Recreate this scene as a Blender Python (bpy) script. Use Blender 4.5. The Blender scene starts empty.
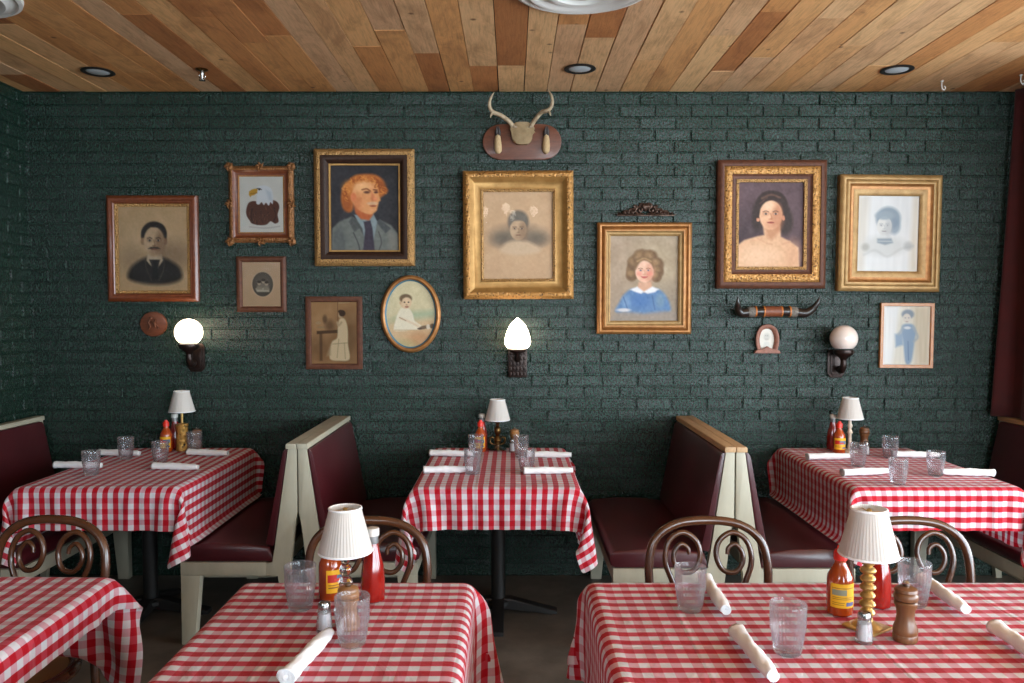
import bpy, bmesh, math, random
import numpy as np
from mathutils import Vector, Matrix
PI = math.pi
random.seed(7)
SC = bpy.context.scene
COL = SC.collection

# ------------------------------------------------------------------ camera model (used to survey positions from the photo)
F, PITCH, EYE = 790.0, math.atan(31.5 / 790.0), 1.55
WALL = 4.58            # distance of the brick wall
CEIL = 2.80
LEFTX, RIGHTX, FRONTY = -2.80, 3.05, -2.3
FARX = 4.7            # the room goes on to the right beyond the curtain
def ray(px, py):
    u, v = (px - 512) / F, (341.5 - py) / F
    c, s = math.cos(PITCH), math.sin(PITCH)
    return u, c + v * s, v * c - s
def W(px, py, Y=WALL):                      # point on the vertical plane y = Y
    x, y, z = ray(px, py)
    return x * Y / y, EYE + z * Y / y
def T(px, py, z):                           # point on the horizontal plane z
    x, y, dz = ray(px, py)
    t = (z - EYE) / dz
    return x * t, y * t

# ------------------------------------------------------------------ materials
def lin(c):
    return tuple((v / 12.92 if v <= .04045 else ((v + .055) / 1.055) ** 2.4) for v in c)
def rgb(r, g, b): return lin((r / 255, g / 255, b / 255)) + (1,)
def newmat(name):
    m = bpy.data.materials.new(name); m.use_nodes = True
    nt = m.node_tree; bs = nt.nodes['Principled BSDF']
    return m, nt, bs
def node(nt, t, **kw):
    n = nt.nodes.new(t)
    for k, v in kw.items(): setattr(n, k, v)
    return n
def mathn(nt, op, a, b=None):
    n = node(nt, 'ShaderNodeMath', operation=op)
    for i, v in enumerate((a, b)):
        if v is None: continue
        if isinstance(v, (int, float)): n.inputs[i].default_value = v
        else: nt.links.new(v, n.inputs[i])
    return n.outputs[0]
def ramp(nt, fac, stops, interp='LINEAR'):
    r = node(nt, 'ShaderNodeValToRGB'); r.color_ramp.interpolation = interp
    e = r.color_ramp.elements
    while len(e) > 1: e.remove(e[0])
    e[0].position, e[0].color = stops[0]
    for p, c in stops[1:]:
        q = e.new(p); q.color = c
    nt.links.new(fac, r.inputs[0]); return r.outputs[0]
def noise(nt, scale, detail=4, rough=.55, vec=None, dist=0):
    n = node(nt, 'ShaderNodeTexNoise'); n.inputs['Scale'].default_value = scale
    n.inputs['Detail'].default_value = detail; n.inputs['Roughness'].default_value = rough
    n.inputs['Distortion'].default_value = dist
    if vec is not None: nt.links.new(vec, n.inputs['Vector'])
    return n.outputs['Fac']
def objcoord(nt, scale=(1, 1, 1), rot=(0, 0, 0)):
    t = node(nt, 'ShaderNodeTexCoord'); m = node(nt, 'ShaderNodeMapping')
    m.inputs['Scale'].default_value = scale; m.inputs['Rotation'].default_value = rot
    nt.links.new(t.outputs['Object'], m.inputs['Vector']); return m.outputs[0]
def bump(nt, bs, height, strength=.3, dist=.01):
    b = node(nt, 'ShaderNodeBump'); b.inputs['Strength'].default_value = strength; b.inputs['Distance'].default_value = dist
    nt.links.new(height, b.inputs['Height']); nt.links.new(b.outputs[0], bs.inputs['Normal']); return b
def mat(name, col, rough=.5, metal=0, var=None, vscale=20, stretch=(1, 1, 1), bmp=0, bscale=60, bdist=.004, spec=.5, coat=0, sheen=0, transl=0):
    m, nt, bs = newmat(name)
    bs.inputs['Roughness'].default_value = rough; bs.inputs['Metallic'].default_value = metal
    bs.inputs['Specular IOR Level'].default_value = spec
    bs.inputs['Coat Weight'].default_value = coat; bs.inputs['Coat Roughness'].default_value = .12
    bs.inputs['Sheen Weight'].default_value = sheen
    vec = objcoord(nt, stretch)
    if var:
        f = noise(nt, vscale, 5, .6, vec)
        c = ramp(nt, f, [(.3, col), (.7, var)]); nt.links.new(c, bs.inputs['Base Color'])
    else: bs.inputs['Base Color'].default_value = col
    if bmp: bump(nt, bs, noise(nt, bscale, 4, .6, vec), bmp, bdist)
    return m
def ornate(name, col, dark, rough=.35, metal=.75, scale=70):
    m, nt, bs = newmat(name)
    vec = objcoord(nt)
    v = node(nt, 'ShaderNodeTexVoronoi', feature='SMOOTH_F1'); v.inputs['Scale'].default_value = scale
    d = noise(nt, scale * .6, 3, .5, vec, 2.0)
    nt.links.new(vec, v.inputs['Vector'])
    h = mathn(nt, 'ADD', mathn(nt, 'MULTIPLY', v.outputs['Distance'], 1.2), d)
    c = ramp(nt, h, [(.55, dark), (.95, col)]); nt.links.new(c, bs.inputs['Base Color'])
    bs.inputs['Roughness'].default_value = rough; bs.inputs['Metallic'].default_value = metal
    bump(nt, bs, h, .9, .006)
    return m

M = {}
def brick_mat():
    m, nt, bs = newmat('green_painted_brick')
    vec = objcoord(nt)
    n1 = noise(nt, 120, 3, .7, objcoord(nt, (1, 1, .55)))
    c = ramp(nt, n1, [(.38, rgb(10, 28, 20)), (.5, rgb(15, 37, 28)), (.62, rgb(27, 54, 42))])  # fine speckle: glints on the rough paint, put into the brick colour
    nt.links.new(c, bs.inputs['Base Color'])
    vec2 = objcoord(nt, (1.6, 1.6, .7))
    v = node(nt, 'ShaderNodeTexVoronoi'); v.inputs['Scale'].default_value = 130; nt.links.new(vec2, v.inputs['Vector'])
    n2 = noise(nt, 95, 5, .7, vec2)
    h = mathn(nt, 'ADD', n2, mathn(nt, 'MULTIPLY', v.outputs['Distance'], .7))
    bump(nt, bs, h, 1.0, .0032)
    bs.inputs['Roughness'].default_value = .24
    bs.inputs['Specular IOR Level'].default_value = .42
    return m
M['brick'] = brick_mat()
def ceil_mat():
    m, nt, bs = newmat('reclaimed_ceiling_planks')
    a = node(nt, 'ShaderNodeAttribute', attribute_name='tint')
    sep = node(nt, 'ShaderNodeSeparateColor'); nt.links.new(a.outputs['Color'], sep.inputs[0])
    base = ramp(nt, sep.outputs[0], [(0, rgb(162, 102, 60)), (.2, rgb(204, 136, 82)), (.42, rgb(222, 160, 100)), (.62, rgb(236, 182, 124)), (.8, rgb(222, 178, 138)), (1, rgb(246, 198, 138))])
    tc = node(nt, 'ShaderNodeTexCoord')
    add = node(nt, 'ShaderNodeVectorMath', operation='ADD')
    nt.links.new(tc.outputs['Object'], add.inputs[0])
    comb = node(nt, 'ShaderNodeCombineXYZ')
    nt.links.new(mathn(nt, 'MULTIPLY', sep.outputs[1], 37.0), comb.inputs[1]); nt.links.new(comb.outputs[0], add.inputs[1])
    mp = node(nt, 'ShaderNodeMapping'); mp.inputs['Scale'].default_value = (1, .07, 1); nt.links.new(add.outputs[0], mp.inputs[0])
    g = noise(nt, 95, 6, .65, mp.outputs[0], .6)
    mp2 = node(nt, 'ShaderNodeMapping'); mp2.inputs['Scale'].default_value = (1, .35, 1); nt.links.new(add.outputs[0], mp2.inputs[0])
    s = noise(nt, 7, 6, .7, mp2.outputs[0], .8)
    mx = node(nt, 'ShaderNodeMix', data_type='RGBA', blend_type='MULTIPLY'); mx.inputs[0].default_value = .75
    nt.links.new(base, mx.inputs[6]); nt.links.new(ramp(nt, g, [(.25, (.56, .51, .47, 1)), (.55, (1, 1, 1, 1))]), mx.inputs[7])
    mx2 = node(nt, 'ShaderNodeMix', data_type='RGBA', blend_type='MULTIPLY'); mx2.inputs[0].default_value = .8
    nt.links.new(mx.outputs[2], mx2.inputs[6]); nt.links.new(ramp(nt, s, [(.32, (.6, .5, .44, 1)), (.52, (1, .97, .94, 1)), (.7, (1.0, 1.0, 1.0, 1))]), mx2.inputs[7])
    v = node(nt, 'ShaderNodeTexVoronoi'); v.inputs['Scale'].default_value = 5.5; nt.links.new(add.outputs[0], v.inputs[0])
    mx3 = node(nt, 'ShaderNodeMix', data_type='RGBA', blend_type='MULTIPLY'); mx3.inputs[0].default_value = 1
    nt.links.new(mx2.outputs[2], mx3.inputs[6]); nt.links.new(ramp(nt, v.outputs['Distance'], [(.04, (.3, .22, .16, 1)), (.09, (1, 1, 1, 1))]), mx3.inputs[7])
    nt.links.new(mx3.outputs[2], bs.inputs['Base Color'])
    bs.inputs['Roughness'].default_value = .55
    bump(nt, bs, g, .35, .004)
    return m
M['ceil'] = ceil_mat()
M['gap'] = mat('plank_gap', rgb(30, 20, 14), .9)
M['floor'] = mat('dark_worn_floor', rgb(84, 77, 69), .45, var=rgb(116, 107, 97), vscale=5, bmp=.2, bscale=40)
def gingham():
    m, nt, bs = newmat('red_gingham_cotton')
    uv = node(nt, 'ShaderNodeUVMap', uv_map='UVMap'); sx = node(nt, 'ShaderNodeSeparateXYZ'); nt.links.new(uv.outputs[0], sx.inputs[0])
    P = .0475
    def stripe(o):
        fr = mathn(nt, 'FRACT', mathn(nt, 'MULTIPLY', o, 1 / P))
        tri = mathn(nt, 'ABSOLUTE', mathn(nt, 'SUBTRACT', fr, .5))        # 0..0.5
        r = node(nt, 'ShaderNodeMapRange'); r.inputs[1].default_value = .235; r.inputs[2].default_value = .265
        nt.links.new(tri, r.inputs[0]); return r.outputs[0]
    a, b = stripe(sx.outputs[0]), stripe(sx.outputs[1])
    f = mathn(nt, 'ADD', mathn(nt, 'MULTIPLY', a, .66), mathn(nt, 'MULTIPLY', b, .34))
    c = ramp(nt, f, [(0, rgb(232, 227, 231)), (.34, rgb(226, 172, 184)), (.66, rgb(206, 62, 78)), (1, rgb(192, 8, 32))])
    nv = noise(nt, 9, 3, .5, uv.outputs[0])
    mx = node(nt, 'ShaderNodeMix', data_type='RGBA', blend_type='MULTIPLY'); mx.inputs[0].default_value = 1
    nt.links.new(c, mx.inputs[6]); nt.links.new(ramp(nt, nv, [(.3, (.93, .93, .93, 1)), (.6, (1, 1, 1, 1))]), mx.inputs[7])
    nt.links.new(mx.outputs[2], bs.inputs['Base Color'])
    bs.inputs['Roughness'].default_value = .8; bs.inputs['Sheen Weight'].default_value = .1
    bs.inputs['Specular IOR Level'].default_value = .25
    # pressed fold creases of the laundered cloth
    def crease(o, period, off):
        fr = mathn(nt, 'FRACT', mathn(nt, 'ADD', mathn(nt, 'MULTIPLY', o, 1 / period), off))
        d = mathn(nt, 'ABSOLUTE', mathn(nt, 'SUBTRACT', fr, .5))
        r = node(nt, 'ShaderNodeMapRange', interpolation_type='SMOOTHSTEP'); r.inputs[1].default_value = 0; r.inputs[2].default_value = .022; r.inputs[3].default_value = 1; r.inputs[4].default_value = 0
        nt.links.new(d, r.inputs[0]); return r.outputs[0]
    wr = noise(nt, 7, 4, .55, uv.outputs[0], 1.2)
    h = mathn(nt, 'ADD', mathn(nt, 'MULTIPLY', mathn(nt, 'ADD', crease(sx.outputs[0], .43, .1), crease(sx.outputs[1], .43, .35)), .32), mathn(nt, 'MULTIPLY', wr, 2.4))
    bump(nt, bs, h, .55, .008)
    tr = node(nt, 'ShaderNodeBsdfTranslucent'); nt.links.new(mx.outputs[2], tr.inputs[0])
    ms = node(nt, 'ShaderNodeMixShader'); ms.inputs[0].default_value = .18
    out = nt.nodes['Material Output']
    nt.links.new(bs.outputs[0], ms.inputs[1]); nt.links.new(tr.outputs[0], ms.inputs[2]); nt.links.new(ms.outputs[0], out.inputs[0])
    return m
M['gingham'] = gingham()
M['cream'] = mat('cream_painted_wood', rgb(186, 180, 160), .45, var=rgb(172, 165, 145), vscale=14, stretch=(1, 1, .3), bmp=.1, bscale=50)
M['tanwood'] = mat('bare_tan_wood', rgb(196, 160, 118), .5, var=rgb(176, 138, 98), vscale=30, stretch=(4, .4, 4))
M['vinyl'] = mat('burgundy_vinyl', rgb(74, 24, 30), .28, var=rgb(64, 18, 24), vscale=6, bmp=.12, bscale=90, bdist=.003, spec=.55)
M['black'] = mat('black_cast_iron', rgb(22, 21, 21), .5, var=rgb(32, 30, 29), vscale=30, bmp=.15)
M['bentwood'] = mat('brown_bentwood', rgb(64, 36, 22), .26, var=rgb(92, 54, 32), vscale=22, stretch=(1, 1, 1), spec=.6, coat=.4)
M['cane'] = mat('woven_cane', rgb(168, 128, 82), .6, bmp=.4, bscale=150)
M['velvet'] = mat('dark_red_velvet', rgb(74, 10, 10), .85, var=rgb(58, 7, 7), vscale=8, sheen=.1)
M['white_paint'] = mat('white_plaster', rgb(220, 216, 210), .5, bmp=.05)
M['napkin'] = mat('white_napkin', rgb(243, 243, 244), .85, bmp=.3, bscale=45, bdist=.006, sheen=.2)
M['shade'] = None
def shade_mat():
    m, nt, bs = newmat('white_pleated_fabric')
    bs.inputs['Base Color'].default_value = rgb(232, 226, 220); bs.inputs['Roughness'].default_value = .9
    bump(nt, bs, noise(nt, 200, 2, .5, objcoord(nt)), .15, .002)
    tr = node(nt, 'ShaderNodeBsdfTranslucent'); tr.inputs[0].default_value = rgb(236, 226, 214)
    ms = node(nt, 'ShaderNodeMixShader'); ms.inputs[0].default_value = .35
    nt.links.new(bs.outputs[0], ms.inputs[1]); nt.links.new(tr.outputs[0], ms.inputs[2]); nt.links.new(ms.outputs[0], nt.nodes['Material Output'].inputs[0])
    return m
M['shade'] = shade_mat()
def thin_glass(name, tint=(1, 1, 1, 1), refl=1.0, base=0.0, rough=.02):
    m, nt, bs = newmat(name)
    nt.nodes.remove(bs)
    t = node(nt, 'ShaderNodeBsdfTransparent'); t.inputs[0].default_value = tint
    g = node(nt, 'ShaderNodeBsdfGlossy'); g.inputs['Roughness'].default_value = rough
    fr = node(nt, 'ShaderNodeFresnel'); fr.inputs[0].default_value = 1.45
    ms = node(nt, 'ShaderNodeMixShader')
    nt.links.new(mathn(nt, 'ADD', mathn(nt, 'MULTIPLY', fr.outputs[0], refl), base), ms.inputs[0])
    nt.links.new(t.outputs[0], ms.inputs[1]); nt.links.new(g.outputs[0], ms.inputs[2]); nt.links.new(ms.outputs[0], nt.nodes['Material Output'].inputs[0])
    return m
M['pane'] = thin_glass('picture_glass', refl=1.0)
def tumbler_mat(ribs=28):
    m, nt, bs = newmat('clear_ribbed_glass' if ribs else 'clear_glass')
    nt.nodes.remove(bs)
    tc = node(nt, 'ShaderNodeTexCoord'); sx = node(nt, 'ShaderNodeSeparateXYZ'); nt.links.new(tc.outputs['Object'], sx.inputs[0])
    t = node(nt, 'ShaderNodeBsdfTransparent'); t.inputs[0].default_value = (.98, .978, .98, 1)
    if ribs:                                   # darkening by refraction along each pressed rib, put into the tint
        ang = mathn(nt, 'ARCTAN2', sx.outputs[1], sx.outputs[0])
        co = mathn(nt, 'COSINE', mathn(nt, 'MULTIPLY', ang, ribs))
        zone = mathn(nt, 'MULTIPLY', mathn(nt, 'GREATER_THAN', sx.outputs[2], .012), mathn(nt, 'LESS_THAN', sx.outputs[2], .100))
        f = mathn(nt, 'MULTIPLY', zone, mathn(nt, 'ADD', mathn(nt, 'MULTIPLY', co, .5), .5))
        nt.links.new(ramp(nt, f, [(0, (.985, .98, .985, 1)), (1, (.89, .87, .89, 1))]), t.inputs[0])
    g = node(nt, 'ShaderNodeBsdfGlossy'); g.inputs['Roughness'].default_value = .06
    fr = node(nt, 'ShaderNodeFresnel'); fr.inputs[0].default_value = 1.5
    ms = node(nt, 'ShaderNodeMixShader'); nt.links.new(mathn(nt, 'MULTIPLY', fr.outputs[0], .6), ms.inputs[0])
    nt.links.new(t.outputs[0], ms.inputs[1]); nt.links.new(g.outputs[0], ms.inputs[2])
    d = node(nt, 'ShaderNodeBsdfTranslucent'); d.inputs[0].default_value = (.92, .92, .95, 1)
    d2 = node(nt, 'ShaderNodeBsdfDiffuse'); d2.inputs[0].default_value = (.92, .92, .95, 1)
    ad = node(nt, 'ShaderNodeMixShader'); nt.links.new(d.outputs[0], ad.inputs[1]); nt.links.new(d2.outputs[0], ad.inputs[2])
    m2 = node(nt, 'ShaderNodeMixShader'); m2.inputs[0].default_value = .07
    nt.links.new(ms.outputs[0], m2.inputs[1]); nt.links.new(ad.outputs[0], m2.inputs[2])
    nt.links.new(m2.outputs[0], nt.nodes['Material Output'].inputs[0])
    return m
M['glass'] = tumbler_mat(); M['clearglass'] = tumbler_mat(0)
M['brass'] = mat('polished_brass', rgb(206, 172, 110), .34, .75, var=rgb(180, 142, 80), vscale=25)
M['oldbrass'] = mat('aged_brass', rgb(128, 96, 56), .35, 1, var=rgb(80, 60, 38), vscale=40)
M['chrome'] = mat('brushed_steel', rgb(170, 168, 164), .25, 1)
M['millwood'] = mat('turned_walnut', rgb(122, 78, 44), .4, var=rgb(96, 58, 32), vscale=60, stretch=(1, 1, .15), coat=.2)
M['millpale'] = mat('turned_pale_wood', rgb(168, 118, 66), .4, var=rgb(144, 96, 50), vscale=60, stretch=(1, 1, .15), coat=.2)
M['hotsauce'] = mat('orange_red_sauce', rgb(156, 52, 14), .12, var=rgb(172, 70, 18), vscale=40, spec=.6, coat=.6)
M['ketchup'] = mat('tomato_ketchup', rgb(146, 24, 12), .12, var=rgb(126, 16, 8), vscale=30, spec=.6, coat=.6)
M['redcap'] = mat('red_plastic', rgb(222, 44, 26), .4)
M['whitecap'] = mat('white_cap', rgb(212, 208, 202), .4)
M['steelneck'] = mat('silver_neck_foil', rgb(150, 150, 150), .35, .6)
M['salt'] = mat('white_salt', rgb(232, 232, 234), .8, bmp=.3, bscale=400)
def label_mat(nm, patches):
    m, nt, bs = newmat(nm)
    uv = node(nt, 'ShaderNodeUVMap', uv_map='UVMap'); sx = node(nt, 'ShaderNodeSeparateXYZ'); nt.links.new(uv.outputs[0], sx.inputs[0])
    def band(o, lo, hi): return mathn(nt, 'MULTIPLY', mathn(nt, 'GREATER_THAN', o, lo), mathn(nt, 'LESS_THAN', o, hi))
    cur = rgb(238, 178, 30)
    prev = None
    for (u0, u1, v0, v1, c) in patches:
        mk = mathn(nt, 'MULTIPLY', band(sx.outputs[0], u0, u1), band(sx.outputs[1], v0, v1))
        mx = node(nt, 'ShaderNodeMix', data_type='RGBA'); nt.links.new(mk, mx.inputs[0])
        if prev is None: mx.inputs[6].default_value = cur
        else: nt.links.new(prev, mx.inputs[6])
        mx.inputs[7].default_value = c; prev = mx.outputs[2]
    nt.links.new(prev, bs.inputs['Base Color']); bs.inputs['Roughness'].default_value = .45
    return m
M['label'] = label_mat('yellow_sauce_label', ((.05, .42, .46, .8, rgb(196, 40, 30)), (.4, .95, .46, .76, rgb(96, 120, 150)), (.30, .7, .5, .62, rgb(214, 60, 40)),
                               (.6, .93, .08, .2, rgb(70, 90, 140)), (.08, .5, .2, .26, rgb(150, 90, 30)), (.08, .5, .32, .36, rgb(150, 90, 30))))
M['labelback'] = label_mat('yellow_sauce_back_label', ((.06, .58, .52, .76, rgb(142, 140, 118)), (.06, .9, .80, .84, rgb(168, 110, 34)), (.56, .9, .08, .24, rgb(92, 104, 150)),
                               (.08, .9, .42, .45, rgb(172, 116, 36)), (.08, .86, .35, .38, rgb(172, 116, 36)), (.08, .5, .2, .23, rgb(172, 116, 36)), (.08, .48, .12, .15, rgb(172, 116, 36))))
def emit(name, col, strength):
    m, nt, bs = newmat(name)
    bs.inputs['Base Color'].default_value = (.9, .88, .85, 1); bs.inputs['Roughness'].default_value = .3
    bs.inputs['Emission Color'].default_value = col; bs.inputs['Emission Strength'].default_value = strength
    return m
M['lit'] = emit('lit_opal_glass', (1, .80, .58, 1), 6.5)
M['bulb'] = emit('glowing_bulb', (1, .86, .68, 1), 5.5)
M['opal'] = mat('unlit_opal_glass', rgb(232, 216, 206), .15, spec=.6, coat=.5)
M['sconce'] = mat('dark_bronze', rgb(36, 26, 24), .3, .55, var=rgb(54, 38, 32), vscale=60, bmp=.35, bscale=110)
# frame finishes
M['redwood'] = mat('reddish_wood_frame', rgb(122, 62, 32), .35, var=rgb(92, 42, 22), vscale=50, stretch=(1, 1, 1), coat=.3)
M['darkwood'] = mat('dark_brown_frame', rgb(44, 27, 20), .5, var=rgb(62, 40, 28), vscale=60, bmp=.3, bscale=90, spec=.25)
M['walnut'] = mat('walnut_frame', rgb(104, 62, 44), .55, var=rgb(78, 46, 32), vscale=40, spec=.3)
M['plainwood'] = mat('honey_wood_frame', rgb(190, 122, 58), .4, var=rgb(170, 104, 46), vscale=40, coat=.2)
M['gold'] = mat('gilt_frame', rgb(186, 142, 82), .42, .45, var=rgb(156, 114, 60), vscale=18, bmp=.1, bscale=60)
M['palegold'] = mat('worn_pale_gilt', rgb(180, 144, 92), .5, .3, var=rgb(150, 114, 68), vscale=24, bmp=.15, bscale=60)
M['bronze_gilt'] = mat('bronze_gilt_frame', rgb(176, 122, 68), .4, .4, var=rgb(142, 92, 48), vscale=30, bmp=.12)
M['goldorn'] = ornate('carved_gilt', rgb(186, 134, 72), rgb(74, 46, 22), metal=.4, scale=85)
M['goldfine'] = ornate('beaded_gilt', rgb(180, 136, 82), rgb(70, 48, 28), metal=.4, scale=130)
M['brownorn'] = ornate('carved_brown_gesso', rgb(150, 100, 58), rgb(54, 32, 18), metal=.4, scale=110)
M['mat_tan'] = mat('tan_mount_board', rgb(196, 164, 130), .9, var=rgb(188, 156, 122), vscale=6)
M['plaque'] = mat('stained_plaque_wood', rgb(112, 62, 40), .45, var=rgb(86, 46, 28), vscale=18, stretch=(1, 1, 5), coat=.2)
M['antler'] = mat('weathered_antler', rgb(192, 172, 142), .6, var=rgb(128, 104, 78), vscale=30, bmp=.3)
M['hide'] = mat('tan_hide', rgb(158, 134, 100), .85, var=rgb(136, 112, 80), vscale=30, bmp=.4, bscale=120)
M['fur'] = mat('pale_fur', rgb(204, 176, 136), .9, var=rgb(176, 144, 102), vscale=60, stretch=(4, 4, 1), bmp=.5, bscale=140)
M['hoof'] = mat('dark_hoof', rgb(50, 42, 40), .5)
M['horn'] = mat('dark_horn', rgb(24, 18, 16), .28, var=rgb(44, 34, 28), vscale=30, coat=.15)
M['horngrey'] = mat('grey_hair_band', rgb(138, 130, 120), .7, var=rgb(70, 62, 56), vscale=60, bmp=.4, bscale=120)
M['leather'] = mat('brown_leather_wrap', rgb(132, 72, 44), .5, var=rgb(110, 56, 34), vscale=50, bmp=.2)
M['orange'] = mat('orange_leather_lace', rgb(186, 108, 48), .5)
M['pinkwood'] = mat('tooled_pink_brown', rgb(158, 108, 90), .6, var=rgb(128, 82, 66), vscale=60, bmp=.4, bscale=120)
M['crest'] = mat('dark_bronze_crest', rgb(92, 70, 58), .35, .7, var=rgb(58, 42, 36), vscale=60)
M['lens'] = mat('frosted_downlight', rgb(196, 200, 204), .3)
M['lampgilt'] = ornate('black_and_gold_tin', rgb(196, 150, 78), rgb(18, 14, 12), metal=.6, scale=55)
M['wax'] = mat('cream_turned_wood', rgb(208, 190, 170), .45)
M['plasterwall'] = mat('dark_green_plaster', rgb(40, 62, 56), .5, bmp=.1)
def crystal_mat():
    m, nt, bs = newmat('cut_crystal')
    bs.inputs['Roughness'].default_value = .02; bs.inputs['IOR'].default_value = 1.5; bs.inputs['Transmission Weight'].default_value = 1
    return m
M['crystal'] = crystal_mat()
def paint_mat():
    m, nt, bs = newmat('painted_picture')
    a = node(nt, 'ShaderNodeAttribute', attribute_name='paint')
    nt.links.new(a.outputs['Color'], bs.inputs['Base Color']); bs.inputs['Roughness'].default_value = .55
    bs.inputs['Specular IOR Level'].default_value = .3
    bump(nt, bs, noise(nt, 260, 3, .6, objcoord(nt)), .2, .002)
    return m
M['paint'] = paint_mat()

# ------------------------------------------------------------------ mesh helpers
def obj(name, bm, m, parent=None, smooth=True, angle=40, loc=None):
    me = bpy.data.meshes.new(name)
    bmesh.ops.recalc_face_normals(bm, faces=bm.faces[:])
    bm.to_mesh(me); bm.free()
    for mm in (m if isinstance(m, (list, tuple)) else [m]): me.materials.append(mm)
    if smooth:
        for p in me.polygons: p.use_smooth = True
        me.set_sharp_from_angle(angle=math.radians(angle))
    o = bpy.data.objects.new(name, me); COL.objects.link(o)
    if parent: o.parent = parent
    if loc: o.location = loc
    return o
def tag(o, label, cat, group=None, kind=None):
    if label: o['label'] = label
    if cat: o['category'] = cat
    if group: o['group'] = group
    if kind: o['kind'] = kind
    return o
def thing(name, label, cat, loc=(0, 0, 0), rz=0, group=None):
    o = bpy.data.objects.new(name, None); COL.objects.link(o)
    o.empty_display_size = .05; o.location = loc; o.rotation_euler = (0, 0, rz)
    return tag(o, label, cat, group)
def struct(o): o['kind'] = 'structure'; return o
def dup(root, loc, rz, label, group=None):
    def cp(o, par):
        c = o.copy(); COL.objects.link(c)
        if par: c.parent = par
        for ch in o.children: cp(ch, c)
        return c
    r = cp(root, None); r.location = loc; r.rotation_euler = (0, 0, rz); r['label'] = label
    if group: r['group'] = group
    return r
def B(): return bmesh.new()
def box(bm, lo, hi, bev=0, seg=2):
    r = bmesh.ops.create_cube(bm, size=1)
    vs = r['verts']
    for v in vs:
        v.co = Vector([lo[i] + (v.co[i] + .5) * (hi[i] - lo[i]) for i in range(3)])
    if bev:
        es = list({e for v in vs for e in v.link_edges})
        bmesh.ops.bevel(bm, geom=es, offset=bev, segments=seg, affect='EDGES', profile=.6)
    return bm
def cr(pts, n=8, closed=False):
    P = [Vector(p) for p in pts]; out = []; L = len(P)
    rng = range(L) if closed else range(L - 1)
    for i in rng:
        p0 = P[(i - 1) % L] if closed or i > 0 else P[0] * 2 - P[1]
        p1, p2 = P[i], P[(i + 1) % L]
        p3 = P[(i + 2) % L] if closed or i + 2 < L else P[-1] * 2 - P[-2]
        for k in range(n):
            t = k / n
            out.append(.5 * ((2 * p1) + (p2 - p0) * t + (2 * p0 - 5 * p1 + 4 * p2 - p3) * t * t + (3 * p1 - p0 - 3 * p2 + p3) * t ** 3))
    if not closed: out.append(P[-1])
    return out
def tube(bm, pts, r, seg=10, closed=False, flat=1.0):
    pts = [Vector(p) for p in pts]; n = len(pts)
    rad = r if isinstance(r, (list, tuple)) else [r] * n
    if len(rad) != n: rad = [float(np.interp(i / (n - 1), np.linspace(0, 1, len(rad)), rad)) for i in range(n)]
    t0 = (pts[1] - pts[0]).normalized()
    nrm = t0.orthogonal().normalized(); rings = []
    for i, p in enumerate(pts):
        if closed: t = (pts[(i + 1) % n] - pts[i - 1]).normalized()
        else: t = (pts[min(i + 1, n - 1)] - pts[max(i - 1, 0)]).normalized()
        nrm = (nrm - t * nrm.dot(t)).normalized(); bn = t.cross(nrm)
        rings.append([bm.verts.new(p + (nrm * math.cos(2 * PI * k / seg) + bn * math.sin(2 * PI * k / seg) * flat) * rad[i]) for k in range(seg)])
    for i in range(n if closed else n - 1):
        a, b = rings[i], rings[(i + 1) % n]
        for k in range(seg): bm.faces.new((a[k], a[(k + 1) % seg], b[(k + 1) % seg], b[k]))
    if not closed:
        bm.faces.new(rings[0]); bm.faces.new(rings[-1][::-1])
    return bm
def lathe(bm, prof, seg=32, mod=None, c=(0, 0, 0), axis='Z', square=False):
    rings = []
    for (r, z) in prof:
        ring = []
        for k in range(seg):
            a = 2 * PI * k / seg
            rr = r * (mod(a, z, r) if mod else 1)
            x, y = rr * math.cos(a), rr * math.sin(a)
            co = (x, y, z) if axis == 'Z' else (x, -z, y)       # 'Y' : axis points to the viewer
            ring.append(bm.verts.new((c[0] + co[0], c[1] + co[1], c[2] + co[2])))
        rings.append(ring)
    for a, b in zip(rings, rings[1:]):
        for k in range(seg): bm.faces.new((a[k], a[(k + 1) % seg], b[(k + 1) % seg], b[k]))
    if prof[0][0] > 1e-5: bm.faces.new(rings[0][::-1])
    if prof[-1][0] > 1e-5: bm.faces.new(rings[-1])
    bmesh.ops.remove_doubles(bm, verts=bm.verts[:], dist=1e-6)
    return bm
def prism(bm, poly, y0, y1, bev=0):           # polygon in x,z extruded in y
    a = [bm.verts.new((x, y0, z)) for x, z in poly]; b = [bm.verts.new((x, y1, z)) for x, z in poly]
    n = len(poly); fs = [bm.faces.new(a), bm.faces.new(b[::-1])]
    for i in range(n): fs.append(bm.faces.new((a[i], b[i], b[(i + 1) % n], a[(i + 1) % n])))
    if bev:
        es = list({e for f in fs[:2] for e in f.edges})
        bmesh.ops.bevel(bm, geom=es, offset=bev, segments=2, affect='EDGES', profile=.6)
    return bm
def pydata(name, vs, fs, m, parent=None, smooth=False):
    me = bpy.data.meshes.new(name); me.from_pydata(vs, [], fs); me.update(); me.materials.append(m)
    if smooth:
        for p in me.polygons: p.use_smooth = True
    o = bpy.data.objects.new(name, me); COL.objects.link(o)
    if parent: o.parent = parent
    return o

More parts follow.
